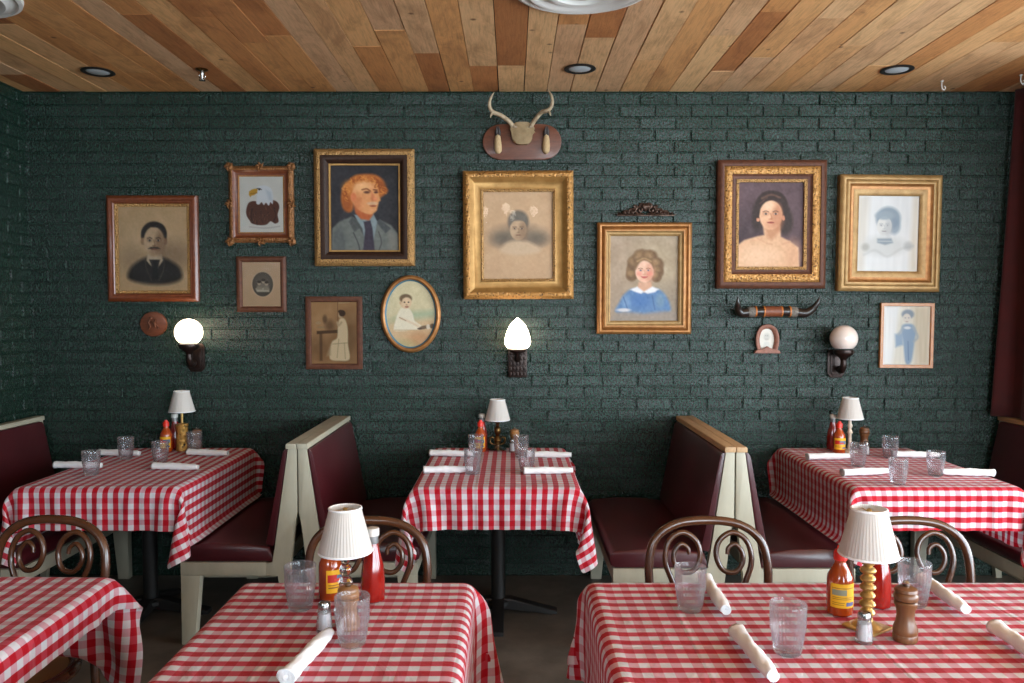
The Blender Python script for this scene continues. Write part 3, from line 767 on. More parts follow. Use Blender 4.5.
#PART2
# ------------------------------------------------------------------ painted pictures
class Pic:
    def __init__(s, A, n=84, bg=(200, 190, 170)):
        s.n, s.A = n, A; s.m = max(8, int(round(n * A)))
        u = np.linspace(0, 1, n + 1); v = np.linspace(0, A, s.m + 1)
        s.U, s.V = np.meshgrid(u, v); s.C = np.zeros(s.U.shape + (3,)); s.C[:] = bg; s.rs = np.random.RandomState(3)
    def mix(s, a, col):
        col = np.array(col, dtype=float); a = np.clip(a, 0, 1)[..., None]; s.C = s.C * (1 - a) + col * a
    def ell(s, cx, cy, rx, ry, col, a=1, soft=.25, rot=0):
        x, y = s.U - cx, s.V - cy; c, k = math.cos(rot), math.sin(rot)
        x, y = x * c + y * k, -x * k + y * c
        d = np.sqrt((x / rx) ** 2 + (y / ry) ** 2)
        s.mix(a * np.clip((1 + soft / 2 - d) / soft, 0, 1), col)
    def poly(s, pts, col, a=1, soft=.02, smooth=False):
        if smooth: pts = [(p.x, p.y) for p in cr([(x, y, 0) for x, y in pts], 6, True)]
        d2 = np.full(s.U.shape, 1e9); ins = np.zeros(s.U.shape, bool)
        for (x0, y0), (x1, y1) in zip(pts, pts[1:] + pts[:1]):
            ex, ey = x1 - x0, y1 - y0; wx, wy = s.U - x0, s.V - y0
            t = np.clip((wx * ex + wy * ey) / (ex * ex + ey * ey + 1e-12), 0, 1)
            d2 = np.minimum(d2, (wx - ex * t) ** 2 + (wy - ey * t) ** 2)
            c = (y0 > s.V) != (y1 > s.V)
            with np.errstate(divide='ignore', invalid='ignore'):
                xi = x0 + (s.V - y0) * ex / (ey if abs(ey) > 1e-12 else 1e-12)
            ins ^= c & (s.U < xi)
        sd = np.sqrt(d2) * np.where(ins, 1, -1)
        s.mix(a * np.clip(.5 + sd / soft, 0, 1), col)
    def line(s, pts, w, col, a=1, smooth=True):
        if smooth and len(pts) > 2: pts = [(p.x, p.y) for p in cr([(x, y, 0) for x, y in pts], 5)]
        d2 = np.full(s.U.shape, 1e9)
        for (x0, y0), (x1, y1) in zip(pts, pts[1:]):
            ex, ey = x1 - x0, y1 - y0; wx, wy = s.U - x0, s.V - y0
            t = np.clip((wx * ex + wy * ey) / (ex * ex + ey * ey + 1e-12), 0, 1)
            d2 = np.minimum(d2, (wx - ex * t) ** 2 + (wy - ey * t) ** 2)
        s.mix(a * np.clip(1.2 - np.sqrt(d2) / w, 0, 1), col)
    def mottle(s, amt, k=9, sx=1, sy=1):
        g = s.rs.randn(int(k * s.A * sy) + 3, int(k * sx) + 3)
        gy = np.linspace(0, g.shape[0] - 1.001, s.C.shape[0]); gx = np.linspace(0, g.shape[1] - 1.001, s.C.shape[1])
        iy, ix = gy.astype(int), gx.astype(int); fy, fx = (gy - iy)[:, None], (gx - ix)[None]
        z = g[iy][:, ix] * (1 - fy) * (1 - fx) + g[iy + 1][:, ix] * fy * (1 - fx) + g[iy][:, ix + 1] * (1 - fy) * fx + g[iy + 1][:, ix + 1] * fy * fx
        s.C = np.clip(s.C + (z * amt)[..., None], 0, 255)
    def mesh(s, name, w, h, parent, y=0, mask=None, cz=0):
        X = (s.U - .5) * w; Z = (.5 - s.V / s.A) * h + cz
        vs = np.stack([X, np.full_like(X, y), Z], -1).reshape(-1, 3)
        ny, nx = s.U.shape; idx = np.arange(ny * nx).reshape(ny, nx)
        f = np.stack([idx[:-1, :-1], idx[1:, :-1], idx[1:, 1:], idx[:-1, 1:]], -1)
        if mask is not None:
            k = mask((s.U[:-1, :-1] + s.U[1:, 1:]) / 2, (s.V[:-1, :-1] + s.V[1:, 1:]) / 2); f = f[k]
        o = pydata(name, vs.tolist(), f.reshape(-1, 4).tolist(), M['paint'], parent)
        c = np.clip(s.C / 255, 0, 1); c = np.where(c <= .04045, c / 12.92, ((c + .055) / 1.055) ** 2.4)
        c = np.concatenate([c, np.ones(c.shape[:2] + (1,))], -1).astype(np.float32)
        at = o.data.attributes.new('paint', 'FLOAT_COLOR', 'POINT'); at.data.foreach_set('color', c.ravel())
        return o

def face(p, cx, cy, w, h, skin, shade, lip, brow, light=1, eyes=(40, 32, 28), turn=0):
    """a head: w,h half sizes; light = side the light falls from (+1 left)"""
    p.ell(cx, cy, w, h, skin, soft=.12)
    p.ell(cx + light * w * .62, cy + h * .12, w * .5, h * .85, shade, .65, .8)
    p.ell(cx + turn * w, cy + h * .66, w * .5, h * .3, shade, .35, .9)
    ex = turn * w * .9
    for s in (-1, 1):
        x = cx + s * w * .42 + ex
        p.ell(x, cy - h * .10, w * .27, h * .14, shade, .6, .9)
        p.ell(x, cy - h * .08, w * .17, h * .065, (225, 210, 195), .6, .6)
        p.ell(x, cy - h * .08, w * .10, h * .07, eyes, .9, .5)
        p.line([(x - w * .24, cy - h * .22), (x, cy - h * .28), (x + w * .22, cy - h * .22)], h * .04, brow, .8)
    p.line([(cx + ex - light * w * .02, cy - h * .1), (cx + ex + light * w * .08, cy + h * .18), (cx + ex + light * w * .02, cy + h * .26)], w * .07, shade, .7)
    p.ell(cx + ex, cy + h * .28, w * .2, h * .06, shade, .7, .8)
    p.ell(cx + ex, cy + h * .52, w * .3, h * .065, lip, .9, .6)
    p.line([(cx + ex - w * .28, cy + h * .515), (cx + ex + w * .28, cy + h * .515)], h * .018, tuple(c * .55 for c in lip), .8)

def pic_man(A):
    p = Pic(A, 84, (214, 172, 126)); p.ell(.5, .52 * A, .6, .65, (230, 190, 144), .8, 1.2); p.mottle(3)
    y = A * .45
    p.ell(.78, A * .58, .26, .2, (120, 92, 68), .5, 1.2); p.ell(.2, A * .62, .2, .18, (150, 118, 88), .4, 1.2)
    p.poly([(.14, A * .86), (.16, A * .74), (.27, A * .655), (.42, A * .60), (.62, A * .60), (.78, A * .66), (.89, A * .74), (.9, A * .86), (.7, A * .92), (.4, A * .92)], (38, 31, 28), .96, .07, True)
    p.poly([(.42, A * .56), (.62, A * .56), (.64, A * .64), (.55, A * .74), (.46, A * .70), (.40, A * .64)], (214, 186, 152), 1, .02)
    p.poly([(.44, A * .63), (.60, A * .63), (.57, A * .72), (.53, A * .78), (.48, A * .72)], (52, 44, 40), 1, .02)
    p.poly([(.50, A * .64), (.55, A * .64), (.58, A * .86), (.47, A * .86)], (30, 25, 23), 1, .02)
    p.line([(.38, A * .62), (.40, A * .74), (.47, A * .88)], .012, (90, 74, 60), .6); p.line([(.66, A * .62), (.65, A * .74), (.58, A * .88)], .012, (90, 74, 60), .6)
    p.ell(.515, A * .34, .185, .20, (44, 34, 28), 1, .15)
    p.ell(.352, A * .41, .03, .055, (180, 136, 100)); p.ell(.678, A * .41, .03, .055, (160, 118, 88))
    face(p, .515, A * .415, .148, .215, (222, 184, 144), (140, 100, 72), (150, 100, 80), (44, 32, 26), 1)
    p.poly([(.345, A * .37), (.34, A * .28), (.42, A * .205), (.54, A * .185), (.65, A * .215), (.70, A * .30), (.685, A * .38), (.66, A * .31), (.61, A * .25), (.52, A * .245), (.44, A * .235), (.385, A * .30)], (42, 32, 27), 1, .025, True)
    p.poly([(.425, A * .502), (.46, A * .482), (.515, A * .478), (.57, A * .482), (.605, A * .502), (.57, A * .500), (.515, A * .494), (.46, A * .500)], (40, 30, 25), 1, .02)
    p.mottle(3, 40); return p
def pic_eagle(A):
    p = Pic(A, 90, (232, 226, 216)); p.mottle(2)
    p.poly([(.16, A * .70), (.15, A * .60), (.20, A * .48), (.30, A * .44), (.44, A * .45), (.60, A * .46), (.74, A * .42), (.86, A * .46), (.90, A * .55), (.86, A * .68), (.88, A * .80), (.80, A * .84), (.70, A * .80), (.60, A * .86), (.44, A * .87), (.28, A * .84), (.22, A * .78)], (96, 56, 42), 1, .02, True)
    for i in range(26):
        x = .2 + .64 * p.rs.rand(); y = A * (.5 + .32 * p.rs.rand())
        p.line([(x, y), (x + .02 * p.rs.randn(), y + .06)], .012, (60, 34, 28) if i % 2 else (134, 88, 66), .7, False)
    p.line([(.28, A * .58), (.26, A * .72), (.30, A * .82)], .014, (52, 30, 24), .8); p.line([(.78, A * .56), (.82, A * .70), (.76, A * .80)], .014, (52, 30, 24), .8)
    p.poly([(.38, A * .47), (.40, A * .30), (.38, A * .22), (.46, A * .17), (.60, A * .165), (.72, A * .22), (.76, A * .34), (.75, A * .49), (.70, A * .46), (.66, A * .52), (.60, A * .47), (.55, A * .51), (.50, A * .46), (.44, A * .50)], (236, 236, 238), 1, .02, True)
    p.poly([(.60, A * .24), (.72, A * .28), (.74, A * .44), (.66, A * .42)], (188, 196, 206), .5, .06)
    p.poly([(.42, A * .22), (.40, A * .29), (.34, A * .33), (.27, A * .345), (.25, A * .37), (.215, A * .33), (.22, A * .27), (.28, A * .235), (.36, A * .22)], (214, 160, 56), 1, .02)
    p.line([(.40, A * .295), (.32, A * .30), (.25, A * .31)], .012, (150, 96, 34), .8)
    p.line([(.40, A * .215), (.46, A * .215), (.50, A * .235)], .014, (70, 60, 52), .9); p.ell(.45, A * .235, .02, .018, (40, 32, 26))
    p.line([(.22, A * .90), (.6, A * .92), (.9, A * .89)], .02, (190, 180, 172), .6)
    return p
def pic_ovalmat(A):
    p = Pic(A, 70, (214, 174, 136)); p.mottle(2)
    p.ell(.53, A * .50, .29, .33, (240, 212, 178), .5, .12); p.ell(.53, A * .50, .27, .315, (92, 80, 68), 1, .06); p.ell(.53, A * .44, .2, .2, (112, 98, 84), .7, .8)
    p.poly([(.34, A * .60), (.42, A * .55), (.52, A * .58), (.62, A * .54), (.70, A * .60), (.70, A * .67), (.38, A * .67)], (200, 184, 160), 1, .03)
    for x, y in ((.44, .48), (.55, .44), (.63, .49)):
        p.ell(x, A * y, .045, .055, (190, 166, 140), 1, .5); p.poly([(x - .06, A * y + .05), (x + .06, A * y + .05), (x + .08, A * y + .16), (x - .08, A * y + .16)], (150, 134, 116), .8, .03)
        p.ell(x, A * y - .04, .05, .035, (70, 58, 48), 1, .5)
    return p
def pic_oldman(A):
    p = Pic(A, 92, (38, 36, 38)); p.ell(.3, A * .5, .5, .6, (54, 52, 56), .7, 1.2); p.mottle(4, 8)
    # coat
    p.poly([(.0, A * 1.02), (.02, A * .74), (.12, A * .66), (.30, A * .60), (.42, A * .66), (.58, A * .70), (.72, A * .64), (.88, A * .70), (.98, A * .80), (.99, A * 1.02)], (104, 106, 100), 1, .03)
    p.poly([(.0, A * 1.02), (.03, A * .78), (.16, A * .70), (.22, A * .86), (.2, A * 1.02)], (86, 88, 86), .8, .06); p.poly([(.82, A * .72), (.98, A * .84), (.98, A * 1.02), (.86, A * 1.02)], (128, 124, 114), .7, .08)
    p.poly([(.26, A * .66), (.32, A * .60), (.52, A * .76), (.50, A * .86), (.42, A * .74), (.34, A * .78)], (76, 78, 76), 1, .02)
    p.poly([(.66, A * .66), (.72, A * .63), (.88, A * .74), (.80, A * .80), (.74, A * .74)], (74, 76, 76), 1, .02)
    p.line([(.33, A * .79), (.40, A * .92), (.42, A * 1.0)], .012, (60, 60, 60), .8); p.line([(.70, A * .78), (.74, A * .9), (.70, A * 1.0)], .012, (66, 64, 62), .8)
    p.poly([(.34, A * .58), (.62, A * .56), (.68, A * .66), (.62, A * .90), (.50, A * .90), (.46, A * .74)], (126, 138, 140), 1, .02)
    p.poly([(.48, A * .66), (.58, A * .645), (.61, A * .74), (.64, A * 1.0), (.47, A * 1.0), (.50, A * .76)], (58, 50, 60), 1, .02)
    p.poly([(.34, A * .46), (.60, A * .46), (.62, A * .58), (.56, A * .645), (.44, A * .63), (.36, A * .56)], (176, 92, 52), 1, .03)
    # hair behind
    p.poly([(.18, A * .50), (.15, A * .38), (.18, A * .26), (.26, A * .18), (.36, A * .115), (.52, A * .10), (.66, A * .11), (.76, A * .165), (.80, A * .24), (.84, A * .30), (.76, A * .36), (.70, A * .38), (.60, A * .30), (.36, A * .40), (.32, A * .52), (.26, A * .55)], (176, 98, 44), 1, .04, True)
    p.ell(.26, A * .26, .09, .1, (206, 132, 66), .6, 1); p.ell(.74, A * .25, .07, .09, (132, 66, 30), .7, 1); p.ell(.24, A * .45, .06, .1, (140, 72, 34), .7, 1)
    # face turned to the right
    p.poly([(.30, A * .40), (.325, A * .29), (.40, A * .205), (.54, A * .175), (.655, A * .20), (.70, A * .27), (.705, A * .34), (.73, A * .405), (.705, A * .43), (.69, A * .48), (.66, A * .54), (.58, A * .575), (.47, A * .55), (.38, A * .50)], (214, 146, 94), 1, .025, True)
    for i in range(46):
        a = 3.3 + 2.75 * p.rs.rand(); rr = .24 + .09 * p.rs.rand(); x, y = .49 + rr * 1.05 * math.cos(a), A * .34 + rr * .92 * math.sin(a)
        if a < 3.9: y += .1 * p.rs.rand()
        p.line([(x, y), (x + .03 * p.rs.randn(), y + .03), (x + .04 * p.rs.randn(), y + .05)], .011, ((214, 140, 70), (138, 68, 28), (190, 112, 52))[i % 3], .75)
    p.ell(.46, A * .25, .12, .07, (236, 182, 128), .7, 1); p.ell(.40, A * .44, .08, .1, (192, 108, 66), .6, 1); p.ell(.335, A * .37, .04, .06, (206, 116, 74), 1, .5)
    p.ell(.5, A * .46, .07, .06, (224, 156, 104), .6, 1)
    p.line([(.46, A * .285), (.53, A * .275), (.58, A * .30)], .014, (120, 66, 40), .9); p.line([(.63, A * .285), (.68, A * .29)], .014, (104, 56, 36), .9)
    p.ell(.53, A * .315, .045, .02, (92, 54, 40), .9, .7); p.ell(.665, A * .315, .03, .018, (84, 48, 38), .9, .7)
    p.poly([(.60, A * .31), (.65, A * .37), (.66, A * .415), (.60, A * .42), (.585, A * .39)], (196, 112, 72), .8, .03); p.ell(.655, A * .395, .03, .022, (222, 136, 92), .8, .8)
    p.ell(.61, A * .445, .08, .025, (206, 164, 128), .9, .6); p.ell(.62, A * .475, .05, .012, (140, 66, 48), .9, .6); p.ell(.62, A * .52, .05, .02, (226, 164, 118), .6, .8)
    p.mottle(4, 34); return p
def pic_seated(A):
    p = Pic(A, 74, (184, 136, 90)); p.ell(.3, A * .3, .4, .35, (204, 156, 108), .6, 1.2); p.ell(.8, A * .6, .3, .5, (112, 78, 48), .6, 1.2); p.ell(.2, A * .75, .3, .25, (122, 86, 54), .6, 1.2); p.mottle(4, 10)
    p.line([(.58, 0), (.58, A * .3)], .008, (104, 72, 46), .7, False); p.poly([(.12, A * .47), (.6, A * .45), (.6, A * .50), (.12, A * .52)], (84, 56, 34), .9, .02)
    p.poly([(.18, A * .5), (.24, A * .5), (.24, A * .95), (.18, A * .95)], (92, 62, 38), .7, .03)
    p.ell(.30, A * .28, .05, .09, (96, 68, 44), .7, .8); p.ell(.16, A * .34, .06, .035, (196, 162, 120), .8, .6); p.ell(.22, A * .41, .09, .02, (176, 142, 104), .8, .6); p.ell(.4, A * .38, .1, .12, (96, 66, 42), .6, 1)
    p.poly([(.62, A * .28), (.72, A * .27), (.78, A * .36), (.80, A * .50), (.80, A * .68), (.83, A * .92), (.62, A * .95), (.40, A * .91), (.44, A * .66), (.56, A * .58), (.58, A * .42)], (240, 210, 166), 1, .03, True)
    p.poly([(.42, A * .68), (.34, A * .84), (.33, A * .88), (.42, A * .86)], (190, 158, 118), .8, .05)
    p.line([(.6, A * .6), (.56, A * .9)], .012, (170, 138, 100), .6); p.line([(.72, A * .66), (.74, A * .92)], .012, (172, 140, 102), .6); p.line([(.46, A * .68), (.8, A * .66)], .012, (176, 146, 108), .7)
    p.line([(.66, A * .33), (.60, A * .38), (.57, A * .33)], .03, (206, 174, 134), 1)
    p.ell(.645, A * .21, .055, .075, (206, 172, 132), 1, .3); p.ell(.68, A * .185, .07, .07, (70, 46, 30), 1, .3); p.ell(.64, A * .155, .05, .035, (72, 48, 32), 1, .4)
    p.poly([(.6, 0), (.84, 0), (.84, A * .02), (.6, A * .03)], (206, 170, 126), .7, .02); return p
def pic_baby(A):
    p = Pic(A, 90, (206, 190, 152)); p.ell(.6, A * .2, .5, .4, (216, 202, 162), .6, 1.2)
    p.poly([(0, A * .62), (.4, A * .47), (1, A * .44), (1, A * .58), (0, A * .70)], (158, 176, 146), .7, .12); p.poly([(0, A * .62), (1, A * .55), (1, A), (0, A)], (208, 172, 132), .8, .15)
    p.ell(.7, A * .88, .3, .14, (196, 136, 92), .6, 1.1); p.ell(.3, A * .95, .3, .1, (176, 166, 118), .6, 1.1); p.mottle(4, 9)
    p.poly([(.16, A * .74), (.20, A * .58), (.26, A * .46), (.34, A * .40), (.46, A * .42), (.54, A * .50), (.58, A * .60), (.72, A * .68), (.70, A * .73), (.52, A * .74), (.34, A * .755)], (228, 216, 190), 1, .03, True)
    p.line([(.28, A * .56), (.42, A * .60), (.60, A * .66), (.70, A * .70)], .03, (222, 198, 166), 1); p.line([(.27, A * .55), (.40, A * .60)], .012, (150, 120, 92), .7); p.line([(.18, A * .74), (.62, A * .74)], .015, (188, 160, 122), .7)
    p.ell(.40, A * .33, .115, .125, (216, 186, 150), 1, .15); p.ell(.40, A * .27, .125, .09, (112, 90, 66), 1, .3); p.ell(.42, A * .315, .095, .085, (220, 190, 154), 1, .3)
    for x in (.375, .455): p.ell(x, A * .325, .018, .014, (66, 50, 40), 1, .6)
    p.ell(.42, A * .365, .02, .015, (180, 140, 110), .8, .7); p.ell(.42, A * .395, .04, .014, (150, 88, 72), 1, .6); p.ell(.295, A * .335, .02, .035, (204, 168, 132))
    p.ell(.76, A * .70, .10, .035, (104, 84, 66), .9, .5, -.2); p.ell(.85, A * .69, .04, .05, (220, 208, 188), .9, .4); p.ell(.93, A * .68, .05, .05, (92, 72, 56), .9, .5); p.ell(.68, A * .72, .05, .02, (84, 66, 54), .9, .5)
    p.mottle(3, 36); return p
def pic_boy(A):
    p = Pic(A, 84, (198, 160, 124)); p.ell(.5, A * .5, .7, .7, (206, 170, 134), .6, 1.2); p.mottle(2.5, 8)
    p.ell(.5, A * .52, .36, .16, (112, 100, 88), .75, 1.0); p.ell(.24, A * .54, .12, .09, (96, 88, 78), .6, 1.1); p.ell(.8, A * .54, .12, .09, (96, 88, 78), .6, 1.1)
    p.poly([(.24, A * .68), (.30, A * .60), (.42, A * .56), (.60, A * .56), (.74, A * .61), (.82, A * .68), (.6, A * .72), (.4, A * .72)], (208, 178, 146), .95, .06, True)
    p.ell(.50, A * .34, .15, .16, (106, 96, 86), 1, .3); face(p, .50, A * .43, .12, .155, (196, 164, 132), (140, 110, 86), (150, 104, 84), (96, 78, 64), 1)
    p.poly([(.38, A * .38), (.40, A * .28), (.50, A * .245), (.60, A * .28), (.63, A * .38), (.58, A * .335), (.44, A * .335)], (112, 104, 94), 1, .03, True)
    p.mottle(2.5, 36); return p
def pic_girl(A):
    p = Pic(A, 92, (158, 138, 118)); p.ell(.3, A * .25, .5, .5, (172, 148, 124), .7, 1.2); p.ell(.75, A * .35, .4, .5, (176, 158, 128), .6, 1.2); p.ell(.85, A * .85, .4, .3, (136, 122, 106), .7, 1.2); p.mottle(5, 9)
    p.poly([(.10, A * .90), (.14, A * .78), (.22, A * .68), (.34, A * .62), (.50, A * .66), (.68, A * .62), (.80, A * .68), (.88, A * .80), (.86, A * .90), (.5, A * .93)], (92, 124, 164), 1, .05, True)
    p.ell(.44, A * .76, .14, .10, (76, 112, 164), .8, 1); p.ell(.24, A * .78, .06, .1, (128, 156, 186), .6, 1); p.ell(.74, A * .76, .06, .1, (120, 144, 158), .7, 1); p.line([(.2, A * .72), (.26, A * .86)], .014, (68, 96, 136), .7); p.line([(.62, A * .70), (.66, A * .86)], .014, (70, 98, 134), .7)
    p.poly([(.02, A * .94), (.2, A * .88), (.5, A * .91), (.8, A * .88), (1, A * .9), (1, A * 1.01), (0, A * 1.01)], (150, 136, 124), .85, .06)
    p.ell(.20, A * .87, .10, .025, (214, 206, 204), .9, .7)
    p.poly([(.42, A * .54), (.60, A * .54), (.63, A * .62), (.50, A * .66), (.40, A * .62)], (206, 158, 130), 1, .03)
    # curls
    for x, y, r in ((.34, .40, .10), (.32, .46, .09), (.36, .32, .11), (.46, .26, .13), (.58, .26, .12), (.68, .34, .11), (.70, .42, .09), (.68, .48, .08)):
        p.ell(x, A * y, r, r, (112, 84, 58), 1, .35); p.ell(x - .02, A * y - .03, r * .55, r * .5, (160, 126, 88), .7, .9)
    face(p, .505, A * .415, .135, .165, (228, 184, 158), (206, 142, 116), (196, 92, 86), (120, 86, 62), 1, (70, 84, 104))
    for s in (-1, 1): p.ell(.505 + s * .075, A * .445, .04, .035, (222, 128, 112), .6, 1)
    p.line([(.462, A * .478), (.505, A * .495), (.55, A * .478)], .010, (176, 78, 74), .8)
    p.poly([(.37, A * .40), (.37, A * .30), (.44, A * .25), (.54, A * .245), (.62, A * .29), (.645, A * .39), (.60, A * .33), (.52, A * .29), (.44, A * .31)], (124, 94, 64), 1, .03, True)
    p.line([(.40, A * .30), (.5, A * .265), (.6, A * .30)], .018, (176, 142, 100), .7)
    p.poly([(.30, A * .63), (.40, A * .595), (.50, A * .655), (.46, A * .68), (.36, A * .655)], (226, 222, 224), 1, .025); p.poly([(.50, A * .655), (.62, A * .595), (.72, A * .625), (.66, A * .66), (.55, A * .68)], (226, 222, 224), 1, .025)
    p.mottle(4, 34); return p
def pic_woman(A):
    p = Pic(A, 90, (84, 62, 66)); p.ell(.2, A * .2, .5, .4, (96, 74, 78), .7, 1.2); p.ell(.15, A * .6, .3, .3, (62, 46, 50), .7, 1.2); p.mottle(4, 8)
    p.ell(.50, A * .33, .275, .25, (46, 30, 25), 1, .2); p.ell(.72, A * .46, .12, .2, (50, 34, 28), .95, .5); p.ell(.3, A * .44, .09, .17, (50, 34, 28), .9, .5)
    p.poly([(.38, A * .50), (.64, A * .50), (.66, A * .64), (.80, A * .695), (.93, A * .77), (.95, A * 1.01), (0, A * 1.01), (0, A * .74), (.10, A * .68), (.30, A * .635), (.40, A * .62)], (212, 166, 130), 1, .03)
    p.ell(.3, A * .88, .3, .16, (226, 186, 152), .7, 1.1); p.ell(.85, A * .85, .12, .2, (204, 152, 116), .6, 1.1)
    p.poly([(.42, A * .55), (.64, A * .48), (.645, A * .58), (.52, A * .68), (.46, A * .66)], (184, 128, 92), .8, .06); p.line([(.30, A * .66), (.42, A * .71), (.52, A * .73)], .018, (200, 150, 116), .7); p.line([(.80, A * .70), (.68, A * .73)], .018, (200, 150, 116), .7)
    face(p, .50, A * .385, .178, .222, (222, 172, 136), (176, 112, 80), (176, 78, 68), (84, 58, 46), 1, (60, 50, 48))
    p.ell(.46, A * .28, .09, .06, (238, 200, 168), .6, 1)
    p.ell(.305, A * .44, .025, .03, (206, 140, 108)); p.ell(.695, A * .42, .025, .04, (190, 124, 94))
    p.poly([(.30, A * .42), (.27, A * .30), (.29, A * .19), (.40, A * .11), (.55, A * .10), (.68, A * .14), (.75, A * .25), (.73, A * .42), (.69, A * .34), (.665, A * .25), (.56, A * .205), (.43, A * .225), (.345, A * .30), (.325, A * .38)], (48, 31, 26), 1, .025, True)
    p.line([(.36, A * .19), (.5, A * .145), (.64, A * .18)], .022, (104, 70, 54), .8); p.line([(.33, A * .25), (.44, A * .18)], .014, (92, 60, 46), .6); p.mottle(4, 34); return p
def pic_print(A):
    p = Pic(A, 84, (216, 216, 216)); p.poly([(.0, 0), (.2, 0), (.12, A), (0, A)], (196, 186, 172), .6, .1); p.poly([(.9, 0), (1, 0), (1, A), (.86, A)], (204, 190, 168), .6, .1); p.mottle(3, 4, 6, .3)
    p.ell(.44, A * .66, .36, .17, (196, 196, 194), .8, .6); p.line([(.12, A * .78), (.3, A * .72), (.5, A * .80), (.72, A * .70), (.92, A * .66)], .03, (176, 176, 174), .4); p.ell(.14, A * .68, .06, .06, (150, 146, 138), .6, .9); p.ell(.84, A * .66, .07, .07, (160, 160, 160), .6, .9)
    p.ell(.50, A * .30, .20, .19, (132, 146, 158), .95, .3); p.ell(.60, A * .40, .10, .13, (128, 142, 156), .8, .5)
    face(p, .44, A * .40, .12, .16, (210, 208, 204), (172, 174, 176), (178, 172, 172), (160, 164, 168), 1, (136, 142, 148)); p.ell(.44, A * .26, .15, .07, (146, 158, 168), .9, .5)
    p.poly([(.33, A * .565), (.56, A * .56), (.59, A * .62), (.46, A * .65), (.33, A * .62)], (140, 150, 158), 1, .03); p.line([(.34, A * .60), (.57, A * .60)], .012, (176, 184, 190), .8); return p
def pic_standing(A):
    p = Pic(A, 70, (206, 202, 190)); p.poly([(0, 0), (.34, 0), (.22, A), (0, A)], (218, 220, 222), .8, .1); p.poly([(.62, 0), (1, 0), (1, A), (.74, A)], (186, 172, 148), .8, .15); p.mottle(4, 4, 8, .3)  # pale ground, lighter along the left side, tan along the right
    p.ell(.52, A * .14, .13, .10, (126, 136, 148), 1, .4); p.ell(.50, A * .21, .085, .10, (200, 192, 182), 1, .3)
    for x in (.47, .54): p.ell(x, A * .2, .018, .014, (140, 142, 148), .8, .8)
    p.ell(.505, A * .265, .03, .012, (150, 130, 126), .8, .7)
    p.poly([(.42, A * .32), (.62, A * .31), (.70, A * .42), (.68, A * .58), (.62, A * .94), (.50, A * .96), (.44, A * .62), (.40, A * .46)], (124, 146, 170), .95, .05, True)
    p.poly([(.26, A * .48), (.42, A * .46), (.44, A * .66), (.28, A * .70)], (130, 152, 176), .9, .06); p.line([(.44, A * .36), (.34, A * .48)], .04, (150, 160, 170), .8); p.line([(.54, A * .60), (.56, A * .92)], .014, (90, 112, 140), .8)
    p.line([(.64, A * .36), (.74, A * .52), (.66, A * .60)], .035, (150, 158, 164), .8); p.ell(.52, A * .37, .07, .03, (214, 214, 212), .8, .6); return p

# ------------------------------------------------------------------ frames
def sweep_rect(bm, w, h, prof):
    """mitred moulding: prof = [(inset from the outer edge, height off the wall)] ; the frame lies in x,z, front towards -y"""
    rings = []
    for ins, ht in prof:
        a, b = w / 2 - ins, h / 2 - ins
        rings.append([bm.verts.new((x, -ht, z)) for x, z in ((-a, -b), (a, -b), (a, b), (-a, b))])
    for p, q in zip(rings, rings[1:]):
        for k in range(4): bm.faces.new((p[k], p[(k + 1) % 4], q[(k + 1) % 4], q[k]))
    return bm
def sweep_oval(bm, w, h, prof, seg=72):
    rings = []
    for ins, ht in prof:
        rings.append([bm.verts.new(((w / 2 - ins) * math.cos(2 * PI * k / seg), -ht, (h / 2 - ins) * math.sin(2 * PI * k / seg))) for k in range(seg)])
    for p, q in zip(rings, rings[1:]):
        for k in range(seg): bm.faces.new((p[k], p[(k + 1) % seg], q[(k + 1) % seg], q[k]))
    return bm
def arc(x0, z0, x1, z1, bulge, n=6):
    return [(x0 + (x1 - x0) * t, z0 + (z1 - z0) * t + bulge * math.sin(PI * t)) for t in [i / n for i in range(n + 1)]]
S = .0058
def framed(name, label, cat, box_px, bands, paint, depth=.012, tilt=0, group=None, mount=None, glass=True):
    """bands: (part name, material, profile in px insets / metres height). Hung flat on the bricks."""
    x0, y0, x1, y1 = box_px
    ax, az = W(x0, y1); bx, bz = W(x1, y0)
    w, h = bx - ax, bz - az
    hmax = max(p[1] for b in bands for p in b[2])
    k = (WALL - .0085 - hmax * .6) / WALL          # the front of a deep frame stands nearer than the wall
    w, h = w * k, h * k
    cx, cz = (ax + bx) / 2 * k, EYE + ((az + bz) / 2 - EYE) * k
    t = thing(name, label, cat, (cx, WALL - .009, cz), 0, group); t.rotation_euler = (0, tilt, 0)
    for nm, m, pr in bands:
        obj(nm, sweep_rect(B(), w, h, [(i * S, z) for i, z in pr]), m, t, angle=35)
    ins = bands[-1][2][-1][0] * S - .002
    iw, ih = w - 2 * ins, h - 2 * ins
    p = paint(ih / iw)
    p.mesh('picture', iw, ih, t, -depth)
    bm = B(); box(bm, (-w / 2 + .01, -.004, -h / 2 + .01), (w / 2 - .01, 0, h / 2 - .01)); obj('backing_board', bm, M['darkwood'], t, smooth=False)
    if glass:
        bm = B(); vs = [bm.verts.new((x, -depth - .003, z)) for x, z in ((-iw / 2, -ih / 2), (iw / 2, -ih / 2), (iw / 2, ih / 2), (-iw / 2, ih / 2))]; bm.faces.new(vs)
        obj('glass_pane', bm, M['pane'], t, smooth=False)
    return t
framed('framed_portrait', 'sepia portrait of a man with moustache and dark suit in a reddish wood frame', 'framed picture', (108, 195.5, 197, 301.5),
       [('frame_moulding', M['redwood'], [(0, 0), (0, .022)] + arc(.3, .024, 4.5, .034, .006) + [(5.5, .030)] + arc(5.6, .030, 8, .022, .004)),
        ('filigree_liner', M['goldfine'], [(8, .022), (8.3, .024), (11, .018), (11.2, .012)])], pic_man, .012)
